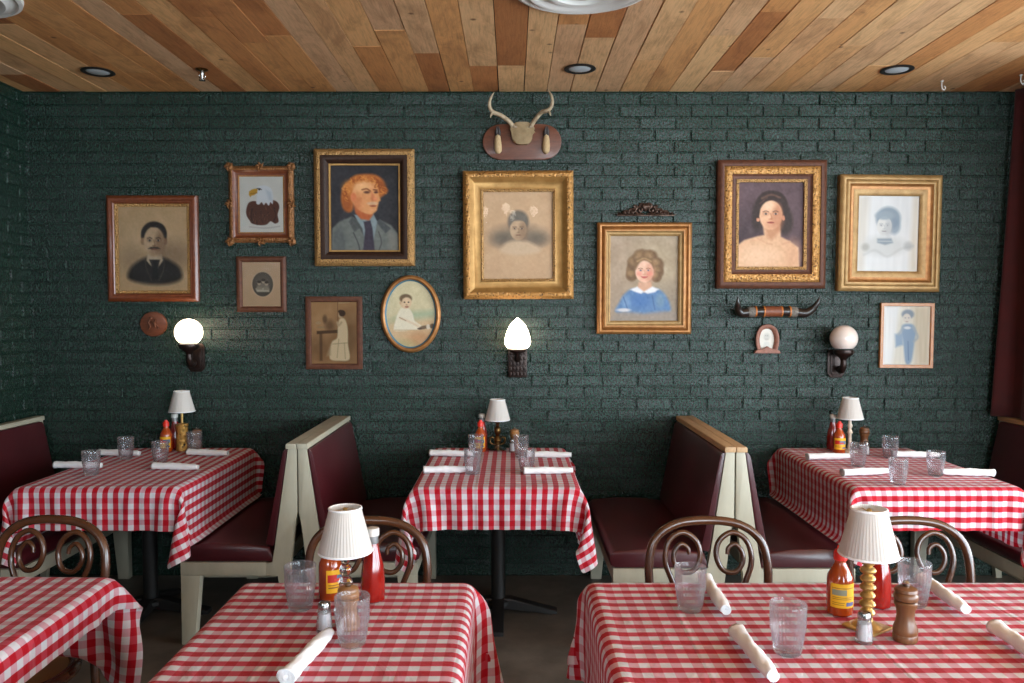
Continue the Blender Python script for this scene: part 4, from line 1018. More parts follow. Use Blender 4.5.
t = framed('framed_print', 'bald eagle print in a gilt and brown frame with carved corners', 'framed picture', (229.5, 166, 293, 242.5),
       [('frame_moulding', M['brownorn'], [(0, 0), (0, .018)] + arc(.4, .02, 4.2, .032, .006)),
        ('inner_moulding', M['redwood'], arc(4.2, .032, 9, .016, -.006)),
        ('fillet', M['bronze_gilt'], [(9, .016), (9.2, .02), (10.2, .018), (10.3, .012)])], pic_eagle, .012, group=None)
for (sx, sz) in ((-1, -1), (1, -1), (1, 1), (-1, 1), (0, 1), (0, -1), (-1, 0), (1, 0)):
    bm = B(); w2, h2 = .183 - .004, .22 - .004
    cor = sx and sz; x, z = sx * w2 * .985, sz * h2 * .985
    bmesh.ops.create_uvsphere(bm, u_segments=10, v_segments=6, radius=1)
    for v in bm.verts: v.co = Vector((x + v.co.x * (.024 if cor else .018), -.03 + v.co.y * .014, z + v.co.z * (.024 if cor else .016)))
    for q in range(5):
        a = q * 2 * PI / 5 + .3
        tube(bm, cr([(x, -.034, z), (x + .014 * math.cos(a), -.045, z + .014 * math.sin(a)), (x + .028 * math.cos(a + .5), -.034, z + .028 * math.sin(a + .5))], 4), [.005, .006, .002], 6)
    obj('carved_corner' if cor else 'carved_shell', bm, M['brownorn'], t)
framed('framed_photograph', 'small oval vignette photograph on tan board in a brown wood frame', 'framed picture', (237, 256.5, 285.5, 312),
       [('frame_moulding', M['walnut'], [(0, 0), (0, .016)] + arc(.4, .018, 3.6, .026, .004) + [(5.4, .014), (5.6, .010)])], pic_ovalmat, .010)
framed('framed_painting', 'oil painting of a red haired older man in grey coat and tie', 'framed picture', (315, 149, 414, 266),
       [('frame_moulding', M['goldfine'], [(0, 0), (0, .036)] + arc(.6, .040, 6.4, .052, .008)),
        ('inner_moulding', M['darkwood'], arc(6.4, .050, 14, .026, .010)),
        ('fillet', M['gold'], [(14, .026), (14.2, .030), (15.6, .028), (15.8, .018)])], pic_oldman, .016, glass=False)
framed('framed_photograph', 'sepia photograph of a seated woman in a long white dress, plain brown frame', 'framed picture', (306.2, 296.5, 362, 369.2),
       [('frame_moulding', M['walnut'], [(0, 0), (0, .016)] + arc(.4, .018, 4.6, .020, .003) + [(5.4, .014), (5.6, .010)])], pic_seated, .010)
framed('framed_portrait', 'faded portrait of a child in a heavy wide gilt frame below the antlers', 'framed picture', (463.5, 171, 573.5, 299),
       [('carved_edge', M['goldorn'], [(0, 0), (0, .052)] + arc(.6, .056, 6.5, .066, .010)),
        ('frame_moulding', M['gold'], arc(6.5, .064, 17, .034, -.010) + [(17.5, .036)]),
        ('filigree_liner', M['goldfine'], [(17.5, .036), (18, .040), (20, .034), (20.2, .024)])], pic_boy, .022, tilt=-.004)
framed('framed_painting', 'oil painting of a curly haired girl in a blue dress, stepped bronze frame', 'framed picture', (597, 222.5, 692, 334),
       [('frame_moulding', M['bronze_gilt'], [(0, 0), (0, .026)] + arc(.5, .030, 4, .036, .006) + [(4.6, .030)] + arc(4.6, .030, 8.4, .044, .006)),
        ('inner_moulding', M['palegold'], arc(8.4, .040, 11.5, .030, -.004) + [(11.5, .034), (13, .028), (13.2, .018)])], pic_girl, .016, glass=False)
framed('framed_painting', 'oil portrait of a bare shouldered woman in a brown and carved gilt frame', 'framed picture', (716.5, 160, 827, 288.5),
       [('frame_moulding', M['walnut'], [(0, 0), (0, .034)] + arc(.6, .038, 6, .048, .006) + [(6.4, .042)]),
        ('carved_band', M['goldorn'], arc(6.4, .042, 14, .044, .010)),
        ('inner_moulding', M['walnut'], arc(14, .042, 18.5, .030, -.003)),
        ('fillet', M['goldfine'], [(18.5, .030), (18.8, .034), (21.5, .030), (21.7, .018)])], pic_woman, .016, glass=False)
framed('framed_print', 'pale blue grey print of a head in a broad stepped gilt frame', 'framed picture', (837.5, 175, 941.5, 291.5),
       [('frame_moulding', M['palegold'], [(0, 0), (0, .040)] + arc(.5, .044, 5, .054, .005) + [(5.4, .046)] + arc(5.4, .046, 9, .052, .004)),
        ('carved_band', M['bronze_gilt'], arc(9, .050, 14, .036, -.004) + [(14, .038)]),
        ('filigree_liner', M['palegold'], arc(14, .038, 20, .026, .004) + [(20.2, .016)])], pic_print, .014, tilt=.010, glass=False)
framed('framed_print', 'pale print of a standing figure in a thin honey coloured wood frame', 'framed picture', (879.3, 303, 934, 368),
       [('frame_moulding', M['plainwood'], [(0, 0), (0, .018), (.3, .020), (3.0, .020), (3.3, .016), (3.3, .008)])], pic_standing, .008, tilt=.008, glass=False)
def oval_picture():
    ax, az = W(381.5, 352.5); bx, bz = W(441, 275.3); w, h = (bx - ax) * .995, (bz - az) * .995
    t = thing('framed_portrait', 'tinted portrait of a baby in an oval gilt frame', 'framed picture', ((ax + bx) / 2, WALL - .009, (az + bz) / 2))
    obj('frame_moulding', sweep_oval(B(), w, h, [(0, 0), (0, .018)] + [(i * S, z) for i, z in arc(.3, .02, 4.2, .024, .008)]), M['bronze_gilt'], t, angle=35)
    obj('blue_liner', sweep_oval(B(), w, h, [(i * S, z) for i, z in [(4.2, .024), (4.4, .018), (5.6, .014), (5.7, .010)]]), M['blue'], t)
    iw, ih = w - 2 * 5 * S, h - 2 * 5 * S
    p = pic_baby(ih / iw); A = p.A
    p.mesh('picture', iw, ih, t, -.010, mask=lambda U, V: ((U - .5) / .5) ** 2 + ((V / A - .5) / .5) ** 2 < 1.0)
    bm = B(); bm.faces.new([bm.verts.new((iw / 2 * math.cos(a), -.014, ih / 2 * math.sin(a))) for a in np.linspace(0, 2 * PI, 48, endpoint=False)]); obj('glass_pane', bm, M['pane'], t, smooth=False)
    obj('backing_board', sweep_oval(B(), w - .01, h - .01, [(0, 0), (0, .004), (w / 2 - .006, .004)]), M['darkwood'], t)
M['blue'] = mat('blue_liner', rgb(72, 112, 128), .5)
oval_picture()

# ------------------------------------------------------------------ other wall pieces
def at_wall(px, py, off=.009): x, z = W(px, py); return (x, WALL - off, z)
def antlers():
    x, _, z = at_wall(522, 143); t = thing('antler_mount', 'small deer antlers and two hooves on a stained oval plaque', 'antler mount', (x, WALL - .009, z))
    pl = []
    for i in range(17): a = -PI / 2 + PI * i / 16; pl.append((.125 + .1 * math.cos(a), .1 * math.sin(a)))
    for i in range(17): a = PI / 2 + PI * i / 16; pl.append((-.125 + .1 * math.cos(a), .1 * math.sin(a)))
    obj('plaque', prism(B(), pl, -.022, 0, .008), M['plaque'], t, angle=35)
    bm = B(); prism(bm, [(p.x, p.y) for p in cr([(-.062, .05, 0), (-.07, .078, 0), (-.045, .10, 0), (0, .105, 0), (.045, .10, 0), (.07, .075, 0), (.062, .05, 0), (.052, .0, 0), (.025, -.018, 0), (-.025, -.018, 0), (-.052, .0, 0)], 4, True)], -.058, -.02, .014)
    obj('skull_patch', bm, M['hide'], t, angle=60)
    for s in (-1, 1):
        if s < 0: pts = [(-.045, -.045, .075), (-.075, -.07, .105), (-.12, -.10, .13), (-.165, -.12, .145), (-.183, -.125, .175), (-.178, -.12, .215), (-.158, -.11, .255)]
        else: pts = [(.045, -.045, .075), (.07, -.07, .11), (.105, -.10, .145), (.145, -.12, .155), (.165, -.125, .185), (.163, -.12, .23), (.142, -.11, .272)]
        bm = B(); tube(bm, cr(pts, 6), [.0135, .0125, .012, .012, .0105, .009, .007, .002], 10)
        k = pts[3]; tube(bm, cr([k, (k[0] + s * .008, k[1] - .012, k[2] - .02), (k[0] + s * .012, k[1] - .018, k[2] - .036)], 4), [.008, .006, .002], 8)
        lathe(bm, [(.012, -.006), (.021, -.003), (.022, .004), (.013, .009)], 16, mod=lambda a, z, r: 1 + .12 * math.sin(7 * a), c=(s * .045, -.045, .075))
        obj('antler', bm, M['antler'], t)
        obj('hoof_leg', tube(B(), cr([(s * .138, -.03, .035), (s * .138, -.036, .0), (s * .136, -.034, -.05), (s * .134, -.028, -.068)], 6), [.014, .018, .022, .02, .008], 12), M['fur'], t)
        bm = B(); 
        for q in (-1, 1): tube(bm, cr([(s * .138 + q * .006, -.03, .03), (s * .138 + q * .007, -.044, .055), (s * .139 + q * .004, -.05, .082)], 5), [.010, .010, .003], 10)
        obj('hoof', bm, M['hoof'], t)
antlers()
def crest():
    x, _, z = at_wall(645, 216.5); t = thing('ornamental_crest', 'dark cast scrollwork crest above the girl painting', 'wall ornament', (x, WALL - .009, z))
    bm = B(); box(bm, (-.165, -.014, 0), (.165, 0, .008), .003)
    def spiral(cx, cz, r, turns, a0, s):
        n = 26; return [(s * (cx + r * (1 - .85 * i / n) * math.cos(a0 + turns * 2 * PI * i / n)), -.012, cz + r * (1 - .85 * i / n) * math.sin(a0 + turns * 2 * PI * i / n)) for i in range(n + 1)]
    for s in (-1, 1):
        for cx, cz, r, a in ((.035, .034, .024, -1.2), (.078, .026, .019, -.8), (.112, .019, .014, -.6), (.02, .060, .015, -1.6), (.058, .048, .012, .4)):
            tube(bm, spiral(cx, cz, r, 1.5, a, s), [.007, .0055, .004], 8)
        tube(bm, cr([(s * .01, -.01, .012), (s * .06, -.014, .008), (s * .12, -.012, .012), (s * .158, -.01, .007), (s * .176, -.01, .012)], 6), [.006, .006, .004, .002], 8)
        for q in range(6):
            cx = .03 + q * .022; tube(bm, cr([(s * cx, -.01, .01), (s * (cx + .008), -.02, .03 - q * .003), (s * (cx + .02), -.012, .042 - q * .005)], 4), [.004, .007, .002], 7)
    for a in (-.9, -.45, 0, .45, .9):
        tube(bm, cr([(0, -.012, .03), (.02 * math.sin(a), -.02, .056), (.036 * math.sin(a), -.012, .030 + .052 * math.cos(a))], 5), [.006, .009, .002], 8)
    obj('scrollwork', bm, M['crest'], t)
crest()
def plaque_round():
    x, _, z = at_wall(155.5, 324); t = thing('carved_plaque', 'round brown carved wooden plaque beside the lit globe sconce', 'wall plaque', (x, WALL - .009, z))
    oc = [(.077 * math.cos(a), .073 * math.sin(a)) for a in np.linspace(0, 2 * PI, 14, endpoint=False)]
    obj('disc', prism(B(), oc, -.024, 0, .007), M['plaque'], t, angle=35)
    bm = B()
    for pts, r in (([(-.012, -.026, .028), (-.022, -.03, .008), (-.014, -.03, -.012), (-.026, -.027, -.03)], .006), ([(-.004, -.028, .018), (.012, -.032, .004), (.016, -.03, -.018)], .007), ([(.014, -.028, .026), (.02, -.032, .014), (.006, -.03, .0)], .005), ([(.018, -.03, .0), (.028, -.028, -.014), (.03, -.026, -.028)], .004)):
        tube(bm, cr(pts, 5), [r, r * 1.2, r * .7], 8)
    bmesh.ops.create_uvsphere(bm, u_segments=10, v_segments=8, radius=.009, matrix=Matrix.Translation((-.008, -.03, .034)))
    obj('carved_figure', bm, M['walnut'], t)
plaque_round()
def horns():
    x, _, z = at_wall(769.5, 311.5); t = thing('horn_mount', 'pair of dark upturned cattle horns joined by a leather wrapped bar', 'horn mount', (x, WALL - .05, z))
    R = .0285
    obj('leather_wrap', tube(B(), [(-.048, 0, 0), (.052, 0, 0)], R + .002, 20), M['leather'], t)
    for s in (-1, 1):
        obj('dark_wrap', tube(B(), [(s * .051 if s > 0 else -.047, 0, 0), (s * .098, 0, -.001)], R, 20), M['horn'], t)
        for a in ((.05, .098) if s > 0 else (.05, .098)):
            bm = B(); tube(bm, [(s * a + dx, .0, 0) for dx in (-.004, .004)], R + .0035, 20); obj('lace_band', bm, M['orange'], t)
        obj('hair_band', tube(B(), [(s * .102, 0, -.001), (s * .125, 0, -.003), (s * .140, 0, -.005)], [R + .001, R + .003, R], 18), M['horngrey'], t)
        if s < 0: pts = [(-.138, 0, -.004), (-.18, -.004, -.008), (-.203, -.02, .016), (-.211, -.045, .05), (-.214, -.055, .088)]
        else: pts = [(.138, 0, -.004), (.185, -.006, -.009), (.222, -.014, .012), (.247, -.03, .05), (.258, -.035, .088)]
        obj('horn', tube(B(), cr(pts, 7), [.027, .026, .02, .013, .0025], 16), M['horn'], t)
    obj('wall_bracket', box(B(), (-.015, .01, -.012), (.015, .041, .012), .002), M['black'], t)
horns()
def horseshoe_frame():
    x, _, z = at_wall(765.8, 353); t = thing('horseshoe_frame', 'tiny horseshoe shaped picture frame under the cattle horns', 'framed picture', (x, WALL - .009, z))
    arch = [(-.045, .0, .022), (-.054, 0, .06), (-.053, 0, .10), (-.036, 0, .14), (0, 0, .154), (.036, 0, .14), (.053, 0, .10), (.054, 0, .06), (.045, 0, .022)]
    bm = B(); tube(bm, [(p.x, -.012, p.z) for p in cr(arch, 6)], .0165, 12, flat=.6)
    obj('horseshoe', bm, M['pinkwood'], t)
    obj('base', prism(B(), [(-.075, 0), (.075, 0), (.07, .014), (.052, .022), (.03, .022), (.012, .032), (0, .04), (-.012, .032), (-.03, .022), (-.052, .022), (-.07, .014)], -.028, 0, .003), M['pinkwood'], t, angle=35)
    A = 1.6; p = Pic(A, 30, (214, 210, 200)); p.ell(.5, .6, .2, .26, (188, 186, 178), .8, .5); p.ell(.44, .52, .03, .03, (110, 106, 100), .8); p.ell(.56, .52, .03, .03, (110, 106, 100), .8); p.line([(.4, .75), (.6, .75)], .02, (130, 120, 112), .7); p.poly([(.34, .95), (.66, .95), (.75, 1.5), (.25, 1.5)], (196, 196, 190), .8, .08)
    p.mesh('picture', .09, .135, t, -.004, mask=lambda U, V: (V > .42) | (((U - .5) / .5) ** 2 + ((V - .5) / .5) ** 2 < 1), cz=.077)
horseshoe_frame()

def sconce(px, py, label, lit, shape):
    """px,py = middle of the wall plate"""
    x, _, z = at_wall(px, py)
    t = thing('wall_sconce', label, 'wall lamp', (x, WALL - .009, z), 0, 'wall sconces')
    if shape == 'acorn':
        bm = B(); box(bm, (-.055, -.03, -.082), (.055, 0, .08), .006)
        for k in range(-2, 3):
            for q in range(5): box(bm, (k * .020 - .007, -.038, -.07 + q * .03), (k * .020 + .007, -.028, -.05 + q * .03), .003)
        obj('wall_plate', bm, M['sconce'], t)
        obj('arm', tube(B(), cr([(0, -.03, .02), (0, -.06, .03), (0, -.085, .06), (0, -.09, .078)], 5), .016, 12), M['sconce'], t)
        obj('lamp_holder', lathe(B(), [(.02, .062), (.046, .07), (.05, .082), (.046, .09)], 28, c=(0, -.09, 0)), M['sconce'], t)
        pr = [(.046, .088), (.060, .094), (.072, .112), (.0745, .13), (.071, .155), (.061, .188), (.047, .218), (.030, .240), (.016, .252), (.006, .262), (0, .264)]
        obj('glass_shade', lathe(B(), pr, 40, c=(0, -.09, 0)), M['lit'], t); hz = .16; off = .09
    else:
        oc = [(-.05, -.062), (-.03, -.085), (.03, -.085), (.05, -.062), (.05, .062), (.035, .08), (-.035, .08), (-.05, .062)]
        bm = B(); prism(bm, oc, -.012, 0, .004); prism(bm, [(a * .72, b * .8) for a, b in oc], -.02, -.010, .003); obj('wall_plate', bm, M['sconce'], t, angle=35)
        bm = B(); lathe(bm, [(.0, -.02), (.03, -.02), (.03, -.05), (.02, -.065), (0, -.07)], 24, axis='Y', c=(0, 0, -.035))
        obj('boss', bm, M['sconce'], t)
        obj('arm', tube(B(), cr([(0, -.05, -.03), (0, -.085, -.035), (0, -.108, -.01), (0, -.11, .03)], 6), [.02, .02, .018, .017], 14), M['sconce'], t)
        obj('lamp_holder', lathe(B(), [(.016, .02), (.022, .036), (.05, .055), (.056, .066), (.054, .082), (.05, .084)], 32, c=(0, -.11, 0)), M['sconce'], t)
        zc = .147
        pr = [(.0755 * math.sin(a), zc - .0755 * math.cos(a)) for a in np.linspace(.72, PI, 22)]
        obj('glass_globe', lathe(B(), pr, 44, c=(0, -.11, 0)), M['lit'] if lit else M['opal'], t); hz = zc; off = .11
sconce(197.5, 357, 'lit white globe sconce on dark bracket beside the round carved plaque', True, 'globe')
sconce(517.5, 363, 'lit acorn shaped sconce on the bricks below the heavy gilt frame', True, 'acorn')
sconce(834.8, 363, 'unlit white globe sconce on dark bracket left of the thin wood frame', False, 'globe')

# ------------------------------------------------------------------ things on the tables
ZC = ZT + .0068
def on_table(px, py):                        # a spot on the cloths; nothing stands beyond the far edge of the back tables
    x, y = T(px, py, ZC)
    return (x * 4.455 / y, 4.455) if y > 4.455 else (x, y)
def rib(a, z, r):
    return 1 + (.02 * math.cos(28 * a) if .012 < z < .092 and r > .025 else 0)
def make_tumbler():
    t = thing('tumbler', '', 'glass', (0, 0, 0), 0, 'ribbed water tumblers')
    pr = [(0, .002), (.026, .0), (.0305, .003), (.0325, .012), (.0345, .030), (.0362, .046), (.0368, .052), (.0388, .0555), (.0398, .075), (.0408, .098), (.0412, .104), (.0415, .115), (.0407, .1165), (.0397, .115), (.039, .098), (.0372, .058), (.0352, .051), (.0335, .036), (.0305, .017), (.025, .0135), (0, .013)]
    obj('ribbed_glass', lathe(B(), pr, 112, mod=rib), M['glass'], t, angle=80)
    return t
def make_napkin():
    L, R = .238, .0178
    n, seg = 30, 22; vs, fs = [], []; rs = np.random.RandomState(2)
    for i in range(n + 1):
        x = -L / 2 + L * i / n
        tap = 1 - .22 * math.exp(-((n - i) / 3.0) ** 2) + .10 * math.exp(-(i / 2.5) ** 2) - .06 * math.sin(i * .7) ** 2
        for k in range(seg):
            a = 2 * PI * k / seg
            r = R * tap * (1 + .05 * math.sin(2 * a + i * .33) + .035 * math.sin(3 * a - i * .8) + .02 * rs.randn() * .5)
            st = 1.0 + (.10 if (a - i * .09) % (2 * PI) < .9 else 0)     # the overlapping last turn of cloth winds round
            vs.append((x, r * st * math.cos(a), R * .95 + r * st * math.sin(a) * .92))
    for i in range(n):
        for k in range(seg): fs.append((i * seg + k, (i + 1) * seg + k, (i + 1) * seg + (k + 1) % seg, i * seg + (k + 1) % seg))
    for e, x in ((0, -L / 2), (n, L / 2)):                              # spiral of folded layers at the ends
        c0 = len(vs); m = 3
        for q in range(1, m + 1):
            for k in range(seg):
                a = 2 * PI * k / seg; b = vs[e * seg + k]
                f = 1 - q / (m + .6); dx = (.013 if q % 2 else .002) * (1 if e == 0 else -1)
                vs.append((x + dx, b[1] * f, R * .95 + (b[2] - R * .95) * f))
        prev = [e * seg + k for k in range(seg)]
        for q in range(m):
            cur = [c0 + q * seg + k for k in range(seg)]
            for k in range(seg): fs.append((prev[k], prev[(k + 1) % seg], cur[(k + 1) % seg], cur[k]))
            prev = cur
        fs.append(tuple(prev))
    o = pydata('rolled_napkin', vs, fs, M['napkin'], smooth=True)
    bm = bmesh.new(); bm.from_mesh(o.data); bmesh.ops.recalc_face_normals(bm, faces=bm.faces[:]); bm.to_mesh(o.data); bm.free()
    z = min(v[2] for v in vs)
    for v in o.data.vertices: v.co.z -= z
    return tag(o, '', 'napkin', 'rolled white napkins')
tum = nap = None
def tumbler(px, py, label):
    global tum
    x, y = on_table(px, py)
    if tum is None: tum = make_tumbler(); tum.location = (x, y, ZC); tum['label'] = label
    else: dup(tum, (x, y, ZC), random.uniform(0, .2), label)
def napkin(px0, py0, px1, py1, label):
    """laid between two pixels of its axis on the cloth"""
    global nap
    a, b = Vector(T(px0, py0, ZC + .012)), Vector(T(px1, py1, ZC + .012)); d = b - a; c = (a + b) / 2
    rz = math.atan2(d.y, d.x)
    if nap is None: nap = make_napkin(); nap.location = (c.x, c.y, ZC); nap.rotation_euler.z = rz; nap['label'] = label
    else: dup(nap, (c.x, c.y, ZC), rz, label)

def pleat(a, z, r): return 1 + .018 * math.sin(48 * a) + .006 * math.sin(11 * a + 1)
def shade_on(t, z0, h=.118, rt=.040, rb=.0675):
    pr = [(rb - .0015, z0 + .004), (rb, z0), (rb + .001, z0 + .006), (rt + .001, z0 + h - .005), (rt, z0 + h), (rt - .002, z0 + h - .004), (rb - .003, z0 + .006)]
    s = obj('lamp_shade', lathe(B(), pr, 144, mod=pleat), M['shade'], t, angle=80)
    for r, z in ((rb + .0012, z0 + .003), (rt + .0012, z0 + h - .003)):
        obj('shade_trim', tube(B(), [(r * math.cos(a), r * math.sin(a), z) for a in np.linspace(0, 2 * PI, 60, endpoint=False)], .0028, 6, closed=True), M['napkin'], s)
    return s
def lamp(px, py, label, kind):
    x, y = on_table(px, py)
    t = thing('table_lamp', label, 'table lamp', (x, y, ZC), 0, 'small lamps with white pleated shades')
    z0 = {'tin': .218, 'ornate': .168, 'stick': .185, 'crystal': .158, 'spiral': .182}[kind]
    if kind == 'tin':
        obj('body', lathe(B(), [(0, .002), (.032, 0), (.033, .004), (.033, .016), (.031, .02), (.031, .135), (.034, .142), (.03, .15), (.012, .155), (0, .156)], 28), M['lampgilt'], t)
        obj('stem', lathe(B(), [(.007, .15), (.007, .225), (.012, .23), (.012, .24)], 14), M['brass'], t)
    elif kind == 'ornate':
        obj('base', lathe(B(), [(0, .003), (.05, 0), (.052, .006), (.03, .012), (.016, .022), (.012, .03)], 32), M['chrome'], t)
        obj('stem', lathe(B(), [(.010, .028), (.016, .04), (.022, .055), (.016, .072), (.009, .08), (.013, .09), (.02, .105), (.017, .125), (.008, .135), (.011, .15), (.02, .165), (.024, .172), (.012, .176), (.010, .2)], 24), M['oldbrass'], t)
        for s in (-1, 1): obj('side_scroll', tube(B(), cr([(s * .012, 0, .03), (s * .038, 0, .04), (s * .042, 0, .066), (s * .026, 0, .072), (s * .018, 0, .058)], 6), [.004, .006, .003], 8), M['oldbrass'], t)
    elif kind == 'stick':
        obj('base', lathe(B(), [(0, .003), (.042, 0), (.043, .006), (.03, .014), (.012, .02)], 32), M['wax'], t)
        obj('stem', lathe(B(), [(.011, .018), (.014, .03), (.009, .045), (.010, .10), (.016, .108), (.012, .118), (.008, .13), (.013, .142), (.014, .15), (.008, .16), (.008, .2)], 20), M['wax'], t)
    elif kind == 'crystal':
        obj('base', lathe(B(), [(0, .003), (.031, 0), (.032, .008), (.024, .016), (.012, .02)], 32), M['crystal'], t)
        bm = B()
        for zc, r in ((.04, .021), (.078, .019), (.112, .017), (.14, .014)): lathe(bm, [(.006, zc - r)] + [(max(.006, r * math.sin(a)), zc - r * math.cos(a)) for a in np.linspace(.3, PI - .3, 9)] + [(.006, zc + r)], 12)
        obj('stem', bm, M['crystal'], t)
        obj('socket', lathe(B(), [(.008, .15), (.012, .153), (.012, .18), (.006, .182)], 16), M['chrome'], t)
    else:
        bm = B(); box(bm, (-.042, -.042, 0), (.042, .042, .007), .002); lathe(bm, [(.036, .007), (.03, .012), (.014, .02), (.012, .028)], 24)
        bmesh.ops.rotate(bm, verts=bm.verts[:], cent=(0, 0, 0), matrix=Matrix.Rotation(.6, 3, 'Z')); obj('square_base', bm, M['brass'], t, angle=35)
        pr = []
        for i in range(7):
            z = .03 + i * .021; pr += [(.010, z), (.017, z + .006), (.019, z + .0105), (.017, z + .015)]
        pr += [(.010, .178), (.012, .186), (.006, .19)]
        obj('twisted_stem', lathe(B(), pr, 24, mod=lambda a, z, r: 1 + .05 * math.sin(2 * a + z * 150)), M['brass'], t)
    sh = shade_on(t, z0)
    bm = B(); tube(bm, [(-.04, 0, z0 + .108), (.04, 0, z0 + .108)], .0015, 6); tube(bm, [(0, -.04, z0 + .108), (0, .04, z0 + .108)], .0015, 6); lathe(bm, [(.006, z0 - .01), (.006, z0 + .115), (0, z0 + .118)], 10)
    obj('harp', bm, M['brass'], t)
def label_wrap(t, r, z0, z1, a0, a1):
    n = 20; vs, fs = [], []
    for j, z in enumerate((z0, z1)):
        for i in range(n + 1):
            a = a0 + (a1 - a0) * i / n; vs.append((r * math.cos(a), r * math.sin(a), z))
    for i in range(n): fs.append((i, i + 1, n + 2 + i, n + 1 + i))
    o = pydata('label', vs, fs, M['label'], t, smooth=True); uv = o.data.uv_layers.new(name='UVMap')
    for l in o.data.loops: uv.data[l.index].uv = ((l.vertex_index % (n + 1)) / n, l.vertex_index // (n + 1))
    return o
hs = kb = None
def hot_sauce(px, py, label, rz=0, back=False):
    global hs
    x, y = on_table(px, py)
    if hs:
        o = dup(hs, (x, y, ZC), rz, label)
        if back:
            for c in o.children:
                if c.name.startswith('label'): c.data = c.data.copy(); c.data.materials[0] = M['labelback']
        return
    t = hs = thing('hot_sauce_bottle', label, 'sauce bottle', (x, y, ZC), rz, 'hot sauce bottles with red caps')
    obj('bottle', lathe(B(), [(0, .003), (.028, 0), (.032, .004), (.0325, .02), (.0325, .088), (.031, .100), (.022, .118), (.0145, .132), (.0135, .142), (.0145, .146), (0, .147)], 32), M['hotsauce'], t)
    label_wrap(t, .0331, .024, .086, -PI / 2 - 1.25, -PI / 2 + .95)['label'] = 'yellow paper label'
    obj('cap', lathe(B(), [(.0145, .140), (.0165, .141), (.0165, .160), (.014, .166), (.009, .168), (.008, .176), (0, .177)], 24, mod=lambda a, z, r: 1 + (.03 * math.sin(18 * a) if z < .161 else 0)), M['redcap'], t)
def ketchup(px, py, label, rz=0):
    global kb
    x, y = on_table(px, py)
    if kb: dup(kb, (x, y, ZC), rz, label); return
    t = kb = thing('ketchup_bottle', label, 'ketchup bottle', (x, y, ZC), rz, 'glass ketchup bottles')
    oct_ = lambda a, z, r: 1 + (.025 * math.cos(8 * a) if z < .12 else 0)
    obj('bottle', lathe(B(), [(0, .003), (.026, 0), (.031, .004), (.0325, .03), (.032, .062), (.0285, .098), (.0215, .126), (.016, .150), (.0145, .164), (0, .165)], 32, mod=oct_), M['ketchup'], t)
    obj('neck_foil', lathe(B(), [(.0152, .156), (.0158, .160), (.0150, .178), (.0, .179)], 24), M['steelneck'], t)
    obj('cap', lathe(B(), [(.016, .177), (.018, .178), (.018, .195), (.016, .198), (0, .199)], 24), M['whitecap'], t)
ml = {}
def pepper_mill(px, py, label, m='millwood', h=1.0):
    x, y = on_table(px, py)
    t = thing('pepper_mill', label, 'pepper mill', (x, y, ZC), 0, 'turned wooden pepper mills')
    pr = [(0, .001), (.0265, 0), (.028, .004), (.028, .014), (.0265, .017), (.028, .021), (.0275, .030), (.022, .045), (.0195, .060), (.021, .075), (.0255, .086), (.0265, .092), (.024, .0955)]
    obj('body', lathe(B(), [(r, z * h) for r, z in pr], 32), M[m], t)
    obj('head', lathe(B(), [(r, z * h) for r, z in [(.022, .0965), (.0265, .099), (.0275, .106), (.0265, .112), (.023, .116), (.026, .119), (.0245, .125), (.016, .130), (0, .131)]], 32), M[m], t)
    obj('knob', lathe(B(), [(.006, .130 * h), (.008, .133 * h), (.0085, .139 * h), (.005, .143 * h), (0, .144 * h)], 16), M['chrome'], t)
sl = None
def salt(px, py, label):
    global sl
    x, y = on_table(px, py)
    if sl: dup(sl, (x, y, ZC), .3, label); return
    t = sl = thing('salt_shaker', label, 'salt shaker', (x, y, ZC), 0, 'glass salt shakers')
    obj('glass_body', lathe(B(), [(0, .001), (.019, 0), (.0205, .004), (.0185, .03), (.0155, .052), (.0135, .060), (.0125, .060), (.0145, .05), (.0175, .03), (.0185, .007), (0, .006)], 10), M['clearglass'], t, angle=20)
    obj('salt', lathe(B(), [(0, .0065), (.0175, .0075), (.0168, .03), (.0145, .046), (0, .047)], 10), M['salt'], t)
    obj('metal_cap', lathe(B(), [(.0142, .056), (.0155, .057), (.0155, .066), (.013, .072), (.007, .0745), (0, .075)], 20), M['chrome'], t)

# back left table
lamp(182.5, 450.5, 'small lamp on a black and gold tin body, white shade, on the back left table', 'tin')
hot_sauce(166.5, 451.5, 'red capped hot sauce bottle with yellow label left of the tin bodied lamp', .2)
ketchup(175, 441, 'dark ketchup bottle with white cap behind the lamp on the back left table')
pepper_mill(197, 441.5, 'small wooden pepper mill behind a tumbler beside the tin bodied lamp', 'millwood', .85)
tumbler(91.5, 475, 'ribbed tumbler nearest the left wall, at the front edge of the back left table')
tumbler(126, 459, 'ribbed tumbler second from the left wall, left rear of the back left table')
tumbler(160.5, 464, 'ribbed tumbler in front of the hot sauce on the back left table, at front right')
tumbler(194.5, 453, 'ribbed tumbler right of the tin bodied lamp on the back left table')
napkin(51, 466, 105, 466.5, 'rolled napkin at the front left place of the back left table')
napkin(98, 453.5, 140, 454.5, 'rolled napkin behind the tumbler at the left rear of the back left table')
napkin(150, 467, 201, 468.5, 'rolled napkin at the front right place of the back left table')
napkin(185, 453, 231, 454.5, 'rolled napkin at the right rear of the back left table')
